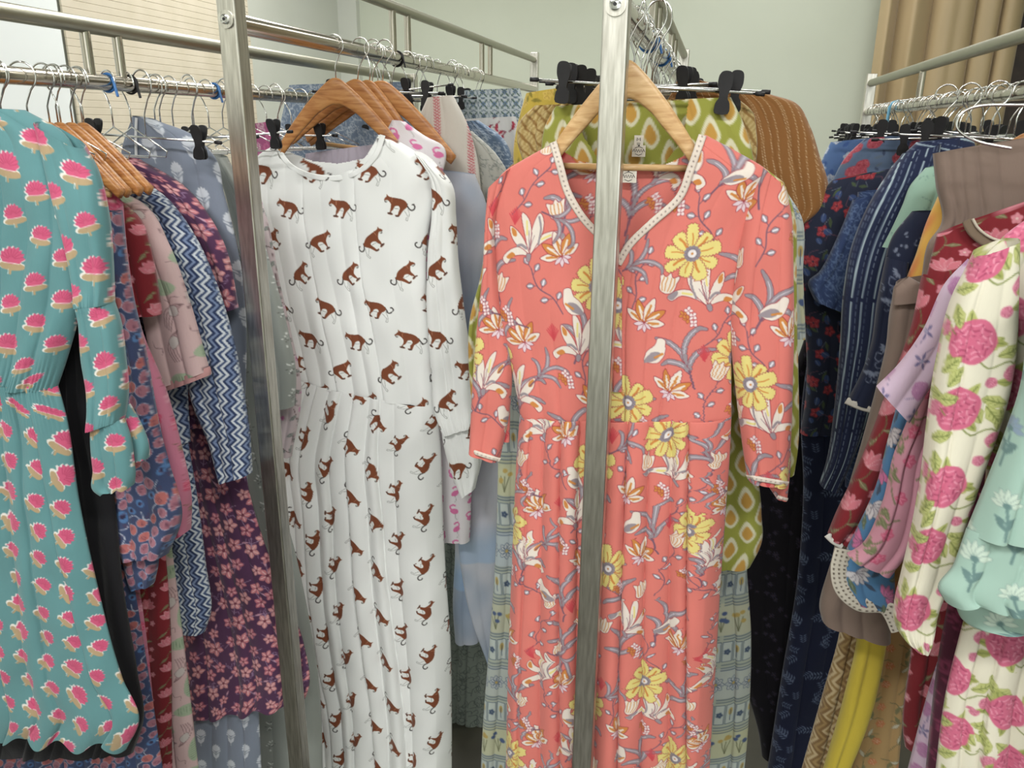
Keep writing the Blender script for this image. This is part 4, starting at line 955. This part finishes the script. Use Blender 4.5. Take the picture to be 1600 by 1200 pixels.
# ===== second rack, behind the tiger dress
simple('tunic', 'white tunic with pink flamingos just behind the tiger dress', 'tunic', 1.94, XB_, [('body', [[614, 187, 632, 190], [602, 208, 664, 212], [595, 236, 690, 226], [600, 300, 688, 290], [620, 400, 700, 400], [640, 600, 716, 600], [660, 700, 735, 700], [668, 800, 736, 800], [678, 843, 734, 845]], dict(v=[.4, .75], a=(.002, .010)))], sheet(s_flamingo), res=.0024, mat='crepe')
simple('skirt', 'pale lilac skirt with smocked waist seen inside the tiger dress neckline', 'skirt', 1.98, XB_, [
    ('waistband', [[478, 240, 584, 226], [474, 262, 590, 250]], dict(v=[k/12 for k in range(1, 12)], a=(.006, .006), q=.8)), ('body', [[474, 260, 590, 248], [470, 300, 600, 300], [470, 500, 600, 500]], dict(v=[k/10 for k in range(1, 10)], a=(.008, .01)))], plain((182, 172, 186)), res=.003)
simple('blouse', 'smoky blue tie-dyed blouse with long pointed sleeves', 'blouse', 2.03, XB_, [
    ('body', [[660, 262, 742, 272], [655, 330, 762, 326], [660, 450, 756, 440], [665, 600, 748, 600], [670, 700, 746, 700]], dict(v=[.4, .7], a=(.002, .010))),
    ('sleeve', [[704, 600, 748, 600], [714, 700, 778, 700], [716, 850, 779, 850], [733, 950, 778, 950], [762, 1030, 776, 1037]], dict(dy=-.03, v=[.5], a=(.003, .012), uv=(.1, .45))),
    ('sleeve', [[700, 680, 745, 680], [711, 850, 750, 850], [708, 960, 748, 970], [711, 1000, 748, 1003]], dict(dy=-.01, v=[.5], uv=(.3, .5)))], sheet(s_ombre), res=.0035)
simple('blouse', 'cream blouse with a red braided stripe under a black clip', 'blouse', 2.08, XB_, [('body', [[668, 153, 708, 149], [652, 190, 728, 188], [640, 232, 742, 230], [640, 300, 752, 300], [650, 420, 750, 420]], dict(uv=(-.008, 0), v=[.3, .6]))], sheet(s_redcream), res=.0026)
simple('tunic', 'grey tunic with silver beading beside the cream blouse', 'tunic', 2.12, XB_, [('body', [[700, 196, 738, 205], [705, 240, 775, 240], [705, 280, 796, 276], [700, 360, 790, 360], [690, 560, 770, 560]], {})], s_swirl((176, 176, 168), (112, 122, 118), 24, 9, .0014), res=.003)
simple('kurta', 'grey green damask kurta reaching down between tiger and coral dresses', 'kurta', 2.17, XB_, [('body', [[690, 300, 770, 300], [690, 600, 770, 600], [694, 850, 772, 850], [690, 1000, 764, 1000], [680, 1260, 756, 1260]], dict(v=[.2, .4, .6, .8], a=(.004, .016)))], sheet(s_damask), res=.0026, sc=1.2)
simple('kurta', 'blue kurta with white leaf print peeking above the coral sleeve', 'kurta', 2.30, XB_, [('body', [[724, 190, 748, 188], [726, 220, 786, 216], [735, 262, 802, 256], [740, 330, 796, 330]], {})], s_swirl((92, 114, 142), (176, 190, 204), 60, 6, .0016), res=.003)
simple('blouse', 'white blouse with small crimson birds hung on the second rail', 'blouse', 2.42, XB_, [('body', [[726, 186, 806, 182], [722, 215, 812, 210], [730, 260, 818, 256]], {})], sheet(s_bird), res=.003)
simple('kurta', 'tile-patterned white and blue kurta hung from clips at the end of the second rail', 'kurta', 2.55, XB_, [('body', [[716, 142, 812, 138], [712, 172, 820, 170], [710, 210, 824, 206], [710, 300, 824, 300]], dict(v=[.3, .6]))], sheet(s_tile), res=.003)

# ===== third rack, behind the coral dress
g = simple('tunic', 'lime green tunic with ogee print clipped right behind the coral dress', 'tunic', 1.43, XC, [
    ('body', [[868, 166, 1142, 152], [852, 196, 1160, 188], [845, 240, 1175, 235], [850, 400, 1160, 400], [862, 700, 1178, 700], [868, 800, 1190, 800], [872, 870, 1186, 860], [874, 884, 1172, 886]], dict(v=[.1, .3, .55, .75, .9], mf=[[(905, 168), (912, 210), (935, 245), (985, 262), (1040, 252), (1068, 215), (1075, 158), (985, 120)]], nb=120)),
    ('sleeve', [[1185, 255, 1225, 285], [1215, 340, 1243, 340], [1225, 430, 1245, 430], [1228, 520, 1246, 520], [1230, 600, 1248, 600], [1230, 700, 1247, 700], [1232, 742, 1241, 736]], dict(dy=-.02)),
    ('sleeve', [[765, 330, 800, 300], [752, 430, 775, 430], [737, 490, 765, 490], [733, 560, 760, 560], [738, 625, 760, 625]], dict(dy=-.02))], sheet(s_ogee), res=.0024, sc=1.25)
care_label(g, 998, 221, 1.434, .0155, .020, False); care_label(g, 998, 236, 1.433, .023, .019, True)
simple('stole', 'crinkled gold stole gathered behind the lime tunic', 'stole', 1.50, XC, [
    ('drape', [[836, 165, 1150, 152], [815, 185, 1174, 172], [808, 215, 1182, 205], [815, 245, 1183, 240], [840, 300, 1170, 290]], dict(v=[k/22 for k in range(1, 22)], a=(.014, .016), q=.8, wr=.005))], sheet(s_gold), res=.002, sc=1.8, mat='crinkle')
simple('long_dress', 'long dress in pale blue and yellow block print panels behind the coral dress', 'dress', 1.56, XC, [
    ('bodice', [[850, 262, 1150, 255], [790, 330, 1200, 330], [788, 560, 1160, 560], [784, 600, 1162, 600]], dict(res=.003)),
    ('skirt', [[784, 596, 1162, 596], [779, 700, 1173, 700], [775, 850, 1166, 850], [765, 1000, 1174, 1000], [756, 1110, 1171, 1110], [748, 1280, 1156, 1280]], dict(v=[.06, .2, .4, .6, .8, .93], a=(.005, .018))),
    ('sleeve', [[1190, 290, 1230, 300], [1212, 340, 1253, 340], [1222, 430, 1255, 430], [1230, 500, 1258, 500], [1232, 526, 1259, 528]], dict(dy=-.02))], sheet(s_block), res=.002, sc=1.7)
simple('blouse', 'yellow floral blouse at the back left of the third rail', 'blouse', 1.68, XC, [('body', [[822, 146, 942, 128], [812, 180, 960, 170], [803, 225, 968, 220], [806, 300, 968, 300]], {})], sheet(s_yellowfl), res=.0026)
simple('kurta', 'mustard kurta with white running stitch lines and puffed shoulder behind the coral dress', 'kurta', 1.80, XC, [
    ('body', [[1060, 120, 1082, 122], [1052, 138, 1142, 140], [1036, 165, 1180, 165], [900, 215, 1200, 200], [803, 255, 1200, 250], [803, 400, 1190, 400], [810, 560, 1180, 560]], dict(v=[.4, .6, .8, .9], a=(.001, .006))),
    ('sleeve', [[1140, 142, 1205, 148], [1150, 165, 1242, 160], [1165, 205, 1266, 198], [1170, 250, 1281, 244], [1180, 300, 1294, 290], [1200, 335, 1288, 325], [1215, 355, 1255, 350]], dict(dy=-.02, thick=.03, v=[.35, .6], a=(.002, .012), rot=-.12))], sheet(s_dash), res=.0022)
# ===== fourth rack (right), front to back
g = simple('long_dress', 'mint long dress with tiered bell sleeves and daisy print, at the right edge', 'dress', .97, XD, [
    ('body', [[1930, 250, 2240, 250], [1760, 320, 2400, 330], [1680, 420, 2420, 430], [1660, 700, 2330, 700], [1680, 1000, 2400, 1000], [1650, 1300, 2500, 1300]], dict(res=.004)),
    ('sleeve', [[2300, 320, 2440, 360], [2330, 480, 2520, 480], [2340, 700, 2580, 700], [2350, 850, 2640, 850]], dict(res=.004)),
    ('sleeve', [[1604, 470, 1740, 440], [1596, 590, 1740, 570], [1568, 680, 1760, 690], [1536, 762, 1790, 772], [1509, 828, 1810, 850]], dict(v=[.2, .45, .7], a=(.003, .012), thick=.03)),
    ('sleeve_tier', [[1510, 824, 1810, 846], [1490, 880, 1815, 892], [1467, 924, 1820, 956], [1476, 936, 1820, 968]], dict(dy=-.004, v=[.12, .3, .5, .7], a=(.003, .010), thick=.020, uv=(.02, .03), hemw=3)),
    ('sleeve_tier', [[1500, 900, 1815, 900], [1494, 950, 1818, 970], [1510, 972, 1820, 990], [1545, 980, 1820, 1000]], dict(dy=.024, v=[.2, .5], a=(.003, .010)))], sheet(s_mint), res=.0016, sc=1.2, mat='crepe')
simple('long_dress', 'cream long dress with large pink roses and olive leaves, right rack', 'dress', 1.06, XD, [
    ('bodice', [[1800, 262, 2150, 262], [1600, 345, 2280, 345], [1545, 392, 2290, 395], [1505, 450, 2270, 450], [1503, 560, 2230, 560], [1540, 740, 2180, 740], [1532, 790, 2180, 790]], dict(a=(.003, .010))),
    ('skirt', [[1530, 770, 2180, 770], [1512, 940, 2200, 940], [1497, 1000, 2200, 1000], [1482, 1060, 2200, 1060], [1456, 1250, 2210, 1250]], dict(v=[.04, .09, .15, .23, .32, .42, .52, .62, .72, .82, .92], a=(.008, .022), q=.5, uv=(.02, .04))),
    ('sleeve', [[1520, 398, 1590, 372], [1487, 462, 1590, 452], [1462, 560, 1585, 560], [1447, 660, 1562, 660], [1438, 740, 1532, 740], [1424, 820, 1506, 812], [1406, 900, 1481, 900], [1397, 940, 1466, 938], [1403, 982, 1455, 988], [1424, 1002, 1447, 1006]], dict(dy=-.026, v=[.3, .65], vb=[.25, .6], a=(.004, .016), thick=.026, uv=(.05, .01), gather=[(.97, .03, .003)]))], sheet(s_rose), res=.0015, sc=1.12)
simple('kurta', 'plum and magenta shaded kurta half hidden behind the rose dress', 'kurta', 1.12, XD, [('body', [[1560, 520, 1800, 520], [1530, 700, 1800, 700], [1500, 850, 1800, 850], [1470, 1000, 1800, 1000], [1440, 1260, 1800, 1260]], {})], s_swirl((88, 32, 58), (140, 50, 90), 20, 3, .003), res=.004)
simple('kurta', 'lilac kurta with purple flowers, cuff sticking out of the right rack', 'kurta', 1.17, XD, [
    ('body', [[1560, 420, 1700, 400], [1520, 600, 1700, 600], [1506, 800, 1700, 800], [1480, 980, 1700, 980], [1450, 1080, 1700, 1080], [1408, 1240, 1690, 1240]], {}),
    ('sleeve', [[1512, 404, 1544, 424], [1478, 440, 1512, 474], [1440, 518, 1482, 546], [1404, 568, 1454, 602], [1369, 603, 1421, 660]], dict(dy=-.026, v=[.5], a=(.002, .006), rot=.5))], sheet(s_lilac), res=.0018)
simple('kurta', 'dusty pink kurta with green vines beside the rose dress sleeve', 'kurta', 1.225, XD, [
    ('body', [[1570, 430, 1700, 430], [1540, 700, 1700, 700], [1505, 900, 1690, 900], [1470, 1020, 1690, 1020], [1442, 1240, 1680, 1240]], {}),
    ('sleeve', [[1480, 470, 1510, 490], [1450, 555, 1492, 570], [1424, 640, 1470, 650], [1396, 710, 1446, 720], [1378, 785, 1434, 796], [1346, 850, 1418, 862], [1323, 864, 1392, 898]], dict(dy=-.022, v=[.35, .7], a=(.003, .010)))], sheet(s_pinkgreen), res=.0018, sc=1.2)
g = simple('blouse', 'blue blouse with pink and white petals and crochet lace hem, right rack', 'blouse', 1.275, XD, [
    ('body', [[1460, 500, 1600, 500], [1430, 700, 1560, 700], [1420, 800, 1540, 800]], {}),
    ('sleeve', [[1402, 630, 1436, 645], [1386, 690, 1416, 700], [1368, 760, 1410, 770], [1340, 822, 1402, 834], [1320, 864, 1398, 882], [1314, 900, 1398, 930], [1334, 936, 1394, 950]], dict(dy=-.02, v=[.4], a=(.002, .008)))], sheet(s_multi), res=.0018)
trim(g, 'crochet_trim', None, [(1318, 858), (1311, 890), (1318, 922), (1345, 945), (1385, 950), (1405, 985)], .026, sheet(s_crochet), Yfix=1.238, wave=.12)
g = simple('kurta', 'dark red kurta with pink lotus print and beige ringed neckline', 'kurta', 1.33, XD, [
    ('bodice', [[1464, 365, 1700, 285], [1456, 395, 1730, 360], [1450, 420, 1740, 420], [1424, 510, 1700, 520], [1420, 640, 1680, 640]], dict(v=[.1, .3, .6], a=(.002, .008))),
    ('skirt', [[1430, 640, 1700, 640], [1430, 900, 1690, 900], [1424, 1010, 1690, 1010], [1412, 1155, 1680, 1155], [1414, 1166, 1680, 1166]], {}),
    ('sleeve', [[1440, 430, 1500, 440], [1420, 520, 1484, 530], [1388, 602, 1460, 610], [1360, 680, 1424, 690], [1330, 750, 1400, 764], [1306, 800, 1376, 818], [1293, 832, 1338, 852]], dict(dy=-.024, v=[.45], a=(.002, .009), thick=.022))], sheet(s_redfl), res=.0018, sc=1.15)
ns = dict(px=np.array([[1500.]*4]*4), py=np.array([[300.]*4]*4), y=np.array([[1.30]*4]*4))
trim(g, 'neck_ring', None, [(1511, 344), (1522, 364), (1548, 382), (1578, 386), (1604, 376), (1622, 356)], .014, plain((126, 108, 88)), Yfix=1.304); trim(g, 'neck_piping', None, [(1520, 342), (1530, 358), (1552, 373), (1578, 377), (1603, 368)], .004, plain((206, 196, 176)), Yfix=1.300)
trim(g, 'pompom_trim', None, [(1292, 836), (1302, 846), (1316, 854)], .010, plain((226, 222, 214)), Yfix=1.282, wave=.4)
simple('kurta', 'plain taupe brown kurta with draped sleeve flap beside the red one', 'kurta', 1.40, XD, [
    ('bodice', [[1457, 240, 1700, 200], [1462, 290, 1700, 270], [1470, 350, 1690, 340], [1450, 380, 1680, 380], [1440, 430, 1680, 430], [1420, 560, 1660, 560]], dict(v=[.08, .16, .26, .4, .7], a=(.006, .014), wr=.005)),
    ('sleeve', [[1400, 440, 1470, 430], [1390, 485, 1476, 480], [1384, 540, 1460, 540], [1370, 600, 1440, 600], [1346, 690, 1420, 690], [1320, 780, 1400, 780], [1300, 870, 1392, 870], [1280, 945, 1392, 950], [1284, 968, 1392, 1004]], dict(dy=-.02, v=[.3, .6], a=(.003, .010), thick=.02)),
    ('sleeve_cuff', [[1396, 450, 1420, 432], [1394, 462, 1455, 452], [1393, 476, 1474, 466]], dict(dy=-.046, thick=.008, v=[.5], a=(.001, .002)))], plain((132, 112, 100)), res=.0022, wr=.005)
simple('blouse', 'orange and yellow tie-dyed blouse beside the taupe kurta', 'blouse', 1.46, XD, [('body', [[1467, 303, 1600, 300], [1447, 348, 1600, 350], [1430, 400, 1580, 400], [1416, 436, 1560, 440], [1412, 520, 1550, 520]], dict(rot=1.2))], sheet(s_orange), res=.003)
simple('trousers', 'plain bright yellow trouser leg under the taupe kurta', 'trousers', 1.45, XD, [('leg', [[1350, 800, 1410, 800], [1341, 930, 1392, 940], [1338, 1000, 1385, 1006], [1320, 1080, 1370, 1084], [1280, 1220, 1321, 1220]], dict(v=[.4], a=(.002, .010), thick=.02))], plain((206, 182, 22)), res=.003)
simple('skirt', 'ochre floral skirt between the yellow trousers and the red kurta', 'skirt', 1.51, XD, [('body', [[1370, 800, 1440, 800], [1372, 940, 1432, 950], [1366, 1020, 1422, 1020], [1346, 1110, 1412, 1110], [1312, 1250, 1400, 1250]], {})], sheet(s_ochre), res=.0024)
simple('skirt', 'mustard zigzag skirt left of the yellow trousers', 'skirt', 1.56, XD, [('body', [[1330, 800, 1390, 800], [1318, 940, 1380, 940], [1311, 990, 1370, 990], [1286, 1080, 1360, 1080], [1244, 1230, 1330, 1230]], dict(v=[.3, .6], rot=.15))], s_chevron(((158, 128, 76), (202, 180, 136), (138, 106, 62), (168, 138, 84)), per=.034), res=.002, sc=1.5)
simple('tunic', 'navy tunic with pale paisley scrolls and white lace cuff, right rack', 'tunic', 1.50, XD, [
    ('body', [[1425, 330, 1540, 330], [1395, 368, 1530, 370], [1380, 420, 1520, 420], [1370, 480, 1510, 480], [1364, 600, 1490, 600], [1340, 760, 1460, 760], [1330, 800, 1450, 800]], {}),
    ('sleeve', [[1384, 400, 1420, 410], [1370, 470, 1412, 480], [1360, 540, 1396, 545], [1342, 590, 1378, 600], [1324, 624, 1368, 638]], dict(dy=-.02))], sheet(s_navypais), res=.002, sc=1.2)
trim(bpy.data.objects['tunic.004'] if 'tunic.004' in bpy.data.objects else g, 'lace_cuff', None, [(1322, 626), (1345, 636), (1368, 642)], .012, plain((214, 208, 196)), Yfix=1.462, wave=.3)
simple('blouse', 'pale mint blouse corner above the navy paisley tunic', 'blouse', 1.545, XD, [('body', [[1446, 262, 1560, 245], [1422, 290, 1550, 285], [1410, 320, 1540, 320], [1394, 355, 1530, 355], [1378, 386, 1520, 386]], {})], s_swirl((150, 188, 168), (112, 146, 138), 8, 5, .001), res=.0026)
simple('kurta', 'navy kurta with white hand-drawn stripes, sleeve hanging on right rack', 'kurta', 1.62, XD, [
    ('body', [[1432, 222, 1520, 214], [1395, 258, 1530, 250], [1370, 330, 1530, 330], [1370, 500, 1500, 500], [1350, 760, 1460, 760], [1345, 1000, 1440, 1000]], dict(rot=1.3)),
    ('sleeve', [[1410, 240, 1470, 225], [1384, 275, 1460, 290], [1354, 325, 1440, 345], [1330, 385, 1418, 395], [1318, 450, 1400, 455], [1312, 540, 1384, 540], [1303, 640, 1358, 642], [1291, 720, 1330, 722], [1280, 754, 1309, 765]], dict(dy=-.024, v=[.3, .6], a=(.003, .012), thick=.022))], sheet(s_stripe), res=.0018, sc=1.3)
simple('kurta', 'denim blue speckled kurta with elbow sleeve behind the striped one', 'kurta', 1.70, XD, [
    ('body', [[1340, 300, 1460, 290], [1330, 500, 1440, 500], [1320, 760, 1430, 760]], {}),
    ('sleeve', [[1332, 312, 1372, 300], [1310, 366, 1362, 372], [1280, 424, 1345, 436], [1262, 444, 1332, 472], [1272, 468, 1315, 486]], dict(dy=-.02))], s_swirl((48, 68, 112), (92, 116, 158), 70, 8, .0016), res=.0026)
simple('kurta', 'dark multicolour kurta with red flowers behind the denim blue one', 'kurta', 1.77, XD, [
    ('body', [[1300, 282, 1400, 262], [1264, 322, 1400, 320], [1246, 375, 1400, 370], [1246, 440, 1390, 440], [1258, 520, 1380, 520], [1256, 640, 1360, 640], [1250, 676, 1340, 676]], dict(v=[.3, .6], a=(.003, .014)))], sheet(s_darkred), res=.002)
simple('long_dress', 'midnight blue long dress with pale fern sprigs, low on the right rack', 'dress', 1.84, XD, [
    ('body', [[1290, 420, 1400, 420], [1262, 560, 1380, 560], [1252, 640, 1370, 640], [1255, 760, 1360, 760], [1246, 900, 1350, 900], [1222, 1050, 1330, 1050], [1190, 1260, 1310, 1260]], dict(v=[.3, .6, .8], a=(.004, .014)))], sheet(s_navyleaf), res=.002, sc=1.3)
simple('long_dress', 'near-black plum long dress with faint stars, leftmost low on the right rack', 'dress', 1.93, XD, [
    ('body', [[1290, 400, 1380, 400], [1246, 560, 1370, 560], [1200, 660, 1350, 660], [1172, 760, 1340, 760], [1158, 900, 1330, 900], [1160, 1050, 1320, 1050], [1186, 1150, 1310, 1150], [1190, 1180, 1300, 1180]], dict(v=[.2, .4, .6], a=(.004, .012)))], sheet(s_plum), res=.003)
simple('kurta', 'steel blue kurta with crimson roses clipped near the end of right rail', 'kurta', 2.03, XD, [('body', [[1352, 216, 1500, 205], [1326, 240, 1500, 235], [1300, 285, 1480, 285], [1300, 400, 1460, 400]], dict(v=[.2, .5, .7], a=(.002, .010)))], sheet(s_steelrose), res=.0026)
simple('kurta', 'bright blue and white floral kurta at the far end of right rail', 'kurta', 2.13, XD, [('body', [[1298, 222, 1400, 212], [1286, 245, 1400, 240], [1280, 300, 1390, 300], [1276, 400, 1390, 400]], dict(v=[.3, .6]))], sheet(s_bluewhite), res=.0026)
# ------------------------------------------------------------------ hangers that carry the garments
hanger(XC+.012, Yc+.002, YR3, 'wooden hanger inside the coral dress neckline', pale=True, yaw=.03, flip=1, ws=.64, zs=.94)
clip_hanger(XC+.040, 1.405, YR3, 'front clip hanger with two black clips above the lime tunic', cx=(-.135, .128), half=.182, tilt=.06, dz=-.108, yaw=.05)
clip_hanger(XC+.045, 1.455, YR3, 'rear clip hanger with two black clips above the gold stole', cx=(-.138, .14), half=.186, tilt=.05, dz=-.105, yaw=-.02)
for i, (y, lb) in enumerate(((1.865, 'front wooden hanger holding the tiger dress'), (1.935, 'wooden hanger right behind the tiger dress'), (1.975, 'wooden hanger inside the flamingo tunic'), (2.06, 'pale wooden hanger above the lilac skirt'))):
    hanger(XB_+(.0, .035, .05, .02)[i], y, ZHI, lb, flip=(1, 1, -1, 1)[i], pale=i == 3, yaw=(.10, .06, -.05, 0)[i], tilt=(.0, .14, .16, .16)[i], bar=False, ws=(.8, .85, .85, .8)[i])
hanger(XB_+.075, 1.99, ZHI, 'wooden hanger arm with trouser bar sticking out right of the flamingo tunic', yaw=.0, tilt=.10, ws=1.02)
clip_hanger(XB_+.0, 2.19, ZHI, 'clip hanger with black clip over the cream blouse', flip=-1, cx=(-.13, .045), half=.17, dz=-.09, tilt=-.1)
clip_hanger(XB_+.03, 2.67, ZHI, 'clip hanger over the tile-patterned kurta', cx=(-.10, .10), dz=-.10)
# first rack: every garment has its hanger, the arms of four show in a row left of the grey blue kurta
fl = 1
for y, lb, kind in ((1.075, 'wooden hanger inside the teal lotus dress', 0), (1.125, 'wooden hanger inside the plain black dress', 0), (1.21, 'first bare wooden hanger arm beyond the teal shoulder', 0), (1.235, 'second bare wooden hanger arm beyond the teal shoulder', 0), (1.262, 'third bare wooden hanger arm beyond the teal shoulder', 0), (1.290, 'fourth bare wooden hanger arm beyond the teal shoulder', 0), (1.505, 'wooden hanger in the grey blue kurta', 0)):
    hanger(XA+(0 if y < 1.2 else .012), y, ZLO, lb, flip=fl, yaw=.04*math.sin(y*90), ws=.60, zs=.70); fl = -fl if y > 1.15 else fl
for y, lb in ((1.45, 'clip hanger with black clip left of the grey blue kurta neck'), (1.60, 'clip hanger behind the grey blue kurta shoulder'), (1.735, 'clip hanger over the pale pink leaf kurta'), (1.96, 'clip hanger over the magenta blouse')):
    clip_hanger(XA+.02, y, ZLO, lb, yaw=.15*math.sin(y*50), tilt=.08*math.cos(y*60))
clip_hanger(XA, 2.29, ZLO, 'clip hanger carrying the blue paisley skirt')
GH = 'hanger hooks on the low left rail'
rng = random.Random(5)
for k, y in enumerate(np.linspace(1.10, 2.25, 19)):
    wire_hanger(XA+rng.uniform(-.004, .004), float(y)+rng.uniform(-.012, .012)+.018, ZLO, 'slim steel hanger crowded on the low left rail', GH, flip=rng.choice((1, -1)), yaw=rng.uniform(-.4, .4))
GH = 'hanger hooks on the second rail'
for k, y in enumerate((2.10, 2.16, 2.24, 2.34, 2.40, 2.45, 2.50, 2.62, 2.74, 2.82, 2.9, 3.0, 3.1)):
    clip_hanger(XB_+rng.uniform(-.01, .01), y, ZHI, 'clip hanger crowded on the far half of the second rail', GH, flip=rng.choice((1, -1)), yaw=rng.uniform(-.5, .5), dz=-.095)
GH = 'hanger hooks on the third rail'
for k, y in enumerate(np.linspace(1.50, 2.75, 24)):
    clip_hanger(XC+rng.uniform(-.01, .01), float(y)+rng.uniform(-.015, .015), YR3, 'clip hanger crowded on the third rail behind the coral dress', GH, flip=rng.choice((1, 1, -1)), yaw=rng.uniform(-.5, .5), dz=-.10, half=.15, cx=(-.10, .10))
GH = 'hanger hooks on the low right rail'
for k, y in enumerate(np.linspace(1.86, 3.45, 34)):
    (clip_hanger if k % 3 else wire_hanger)(XD+rng.uniform(-.008, .008), float(y)+rng.uniform(-.015, .015), ZLO, 'clip hanger crowded on the low right rail' if k % 3 else 'slim steel hanger crowded on the low right rail', GH, flip=rng.choice((1, -1)), yaw=rng.uniform(-.55, .55), **(dict(tilt=rng.uniform(-.1, .1), dz=-.085, half=.16) if k % 3 else {}))
for y, lb in ((1.05, 'wooden hanger in the rose dress'), (1.33, 'wooden hanger in the dark red kurta'), (1.40, 'wooden hanger in the taupe kurta'), (1.62, 'wooden hanger in the white-striped navy kurta'), (1.77, 'wooden hanger in the dark multicolour kurta'), (.97, 'wooden hanger in the mint dress')):
    hanger(XD, y, ZLO, lb, yaw=.05, ws=.8)
# clip hangers whose ends stick out left at the right rack
for y, t, dx, lb in ((2.00, .05, -.10, 'clip hanger sticking out leftmost from the right rail'), (1.94, -.04, -.07, 'clip hanger above the crimson rose kurta'), (1.86, .03, -.04, 'clip hanger above the striped navy sleeve')):
    clip_hanger(XD+dx, y, ZLO, lb, cx=(-.115, .10), half=.17, dz=-.085, tilt=t, yaw=-.2)
# loose bent-wire hanger at the right, pale blue plastic hook, coloured ties
P = [(1640, 165), (1580, 164), (1535, 165), (1508, 173), (1495, 190), (1500, 206), (1530, 222), (1580, 232)]
W = onY([p[0] for p in sm(P, 5, False)], [p[1] for p in sm(P, 5, False)], 1.30)
o = empty('wire_hanger', W[0], 'bare rounded steel wire hanger above the taupe kurta', 'hanger'); MB().tube([w_-W[0] for w_ in W], .0021, 10).build('wire', M['chrome'], o)
def tie(x, y, z, r, mat, label, name='cable_tie', tail=(.012, 0, -.03)):
    o = empty(name, (x, y, z), label, 'tie'); t = np.linspace(0, 2*PI, 22)
    MB().tube([(r*math.cos(a), 0, r*math.sin(a)) for a in t], .0022, 8).build('loop', mat, o)
    MB().tube([(r*.8, -.002, r*.5), (r*.8+tail[0]*.5, -.006, r*.5+tail[2]*.4), (r*.8+tail[0], -.008, r*.3+tail[2])], .0026, 8).build('tail', mat, o)
def atx(x, px, py): return float(onX(px, py, x)[1])
tie(XA, atx(XA, 168, 128), ZLO, .0165, M['blue'], 'bright blue tie on the low left rail, nearer one'); tie(XA, atx(XA, 334, 142), ZLO, .0165, M['blue'], 'bright blue tie on the low left rail beside the square post')
tie(XA, atx(XA, 203, 128), ZLO, .0170, M['black'], 'black tie on the low left rail'); tie(XB_, atx(XB_, 620, 98), ZHI, .0205, M['black'], 'black tie on the second rail beside the struts')
tie(XC, 1.82, YR3, .0205, M['blue'], 'upper blue tie among hooks on the third rail'); tie(XC, 2.2, YR3, .0205, M['blue'], 'lower blue tie among hooks on the third rail')
yb_ = atx(XD, 1402, 168); o = empty('plastic_hook', (XD, yb_, ZLO), 'pale blue plastic hook over the low right rail', 'hook')
MB().tube([(.03, 0, .012), (.018, 0, .021), (0, 0, .023), (-.016, 0, .018), (-.024, 0, .004), (-.025, 0, -.03), (-.025, 0, -.075)], .005, 10).build('hook_body', M['ltblue'], o)
